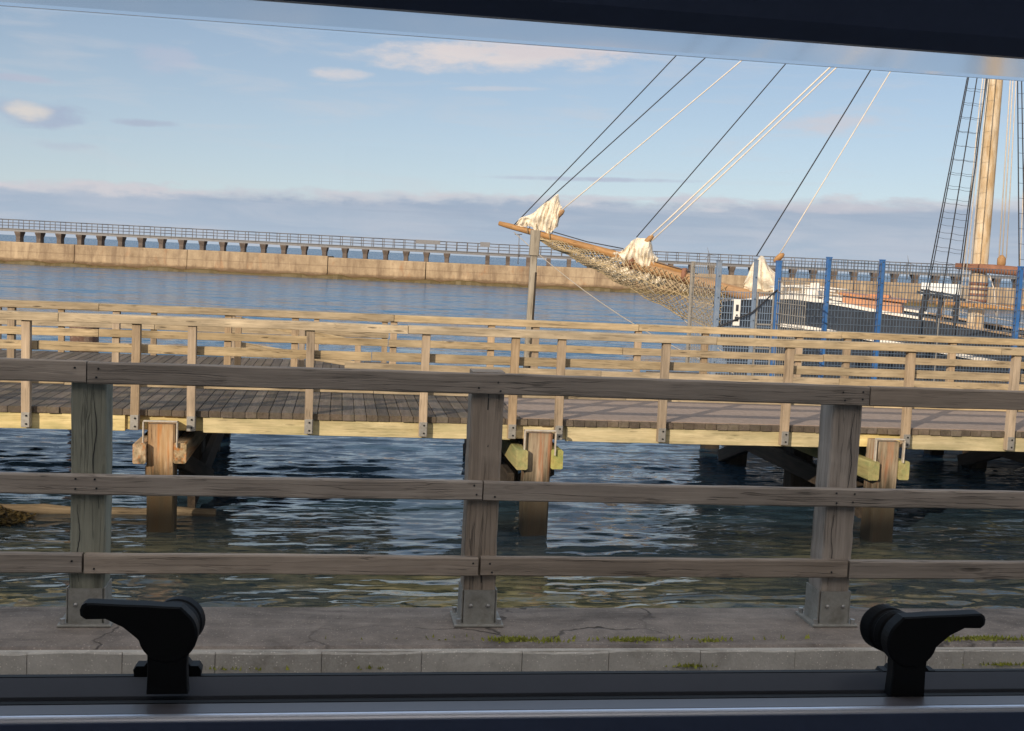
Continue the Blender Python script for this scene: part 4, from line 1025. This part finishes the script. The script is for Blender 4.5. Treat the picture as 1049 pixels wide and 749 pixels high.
# pane rim
b = MB(); poly = [(.804, 1.8672), (.8075, 1.8652), (.811, 1.8672), (.8115, 1.90), (.8035, 1.90)]
b.loft([[(x, y, z) for y, z in poly] for x in (-.7, 1.05)]); rim = b.build('pane_rim', 'rim', van)
if PANE:
    b = MB(); b.add([(-.6, .8075, 1.39), (.88, .8075, 1.39), (.88, .8075, 1.864), (-.6, .8075, 1.864)], [(0, 1, 2, 3)]); b.build('window_pane', 'pane', van)

def arc(cx, cz, r_, a0, a1, n): return [(cx + r_ * math.cos(R(a)), cz + r_ * math.sin(R(a))) for a in np.linspace(a0, a1, n)]
def latch(cx, cz, dirx, kn):                              # cx, cz are where its axis meets the plane y = .77
    """lever latch; dirx -1 the lever points left, +1 right"""
    K = .94; f = lambda x, z: (cx + dirx * x * K, cz + z * K)
    root = bpy.data.objects.new('window_latch', None); COL.objects.link(root); root.parent = van; root['_w'] = [0, -.2, -.125]; root.empty_display_size = .02
    pts = [(.0576, .0205), (.0588, .0175), (.0584, .0135), (.0565, .0118), (.043, .0120), (.031, .0060), (.0215, -.0020)]
    pts += arc(0, 0, .0200, -12, -168, 14) + arc(0, 0, .0200, 180, 128, 6) + [(-.0085, .0195), (.004, .0200), (.012, .0206), (.03, .0212), (.050, .0222), (.055, .0222)]
    b = MB(); b.prism([f(x, z) for x, z in pts], .763, .776, .05); b.build('lever', 'plastic', root)
    b = MB(); kx, kz, kt = kn
    rr = []
    for (yo, r_) in ((.7535, .0165), (.755, .0176), (.758, .0178), (.7592, .0169), (.7610, .0169), (.7622, .0178), (.7685, .0178), (.770, .0164)):
        s_ = (yo - .752) / .026; yo += .0245
        rr.append([(cx + dirx * kx * s_ + K * r_ * math.cos(a), yo, cz + kz * s_ + K * r_ * math.sin(a)) for a in np.linspace(0, 2 * math.pi, 32, endpoint=False)])
    b.loft(rr); b.build('knob', 'plastic', root)
    b = MB(); b.prism([f(x, z) for x, z in ((-.0135, -.012), (-.0130, -.024), (-.0140, -.043), (.0140, -.043), (.0135, -.024), (.0140, -.012))], .7645, .7750, .04); b.build('neck', 'plastic', root)
    k = .8010 / .77; bx, bz = cx * k, 1.72 + (cz - 1.72) * k
    g = lambda x, z: (bx + dirx * x * K, bz + z * .97)
    b = MB(); b.prism([g(x, z) for x, z in ((-.0240, -.0255), (-.0220, -.0225), (-.0165, -.0225), (-.0145, -.0200), (.0145, -.0200), (.0165, -.0225), (.0220, -.0225), (.0240, -.0255), (.0235, -.0300), (-.0235, -.0300))], .795, .806, .02); b.build('base_plate', 'plastic', root)
latch(-.1032, 1.4663, -1, (-.006, .0010, 0))
latch(.4122, 1.4600, 1, (-.0150, .0040, 0))

# ------------------------------------------------------------------ output
for o in bpy.data.objects:
    if '_w' in o: del o['_w']
scene.view_settings.view_transform = 'Standard'; scene.view_settings.look = 'None'; scene.view_settings.gamma = 1.; scene.view_settings.use_curve_mapping = False
scene.view_settings.exposure = 0.
scene.render.engine = 'CYCLES'
scene.cycles.use_denoising = True
scene.cycles.max_bounces = 8; scene.cycles.transparent_max_bounces = 12
scene.render.film_transparent = False
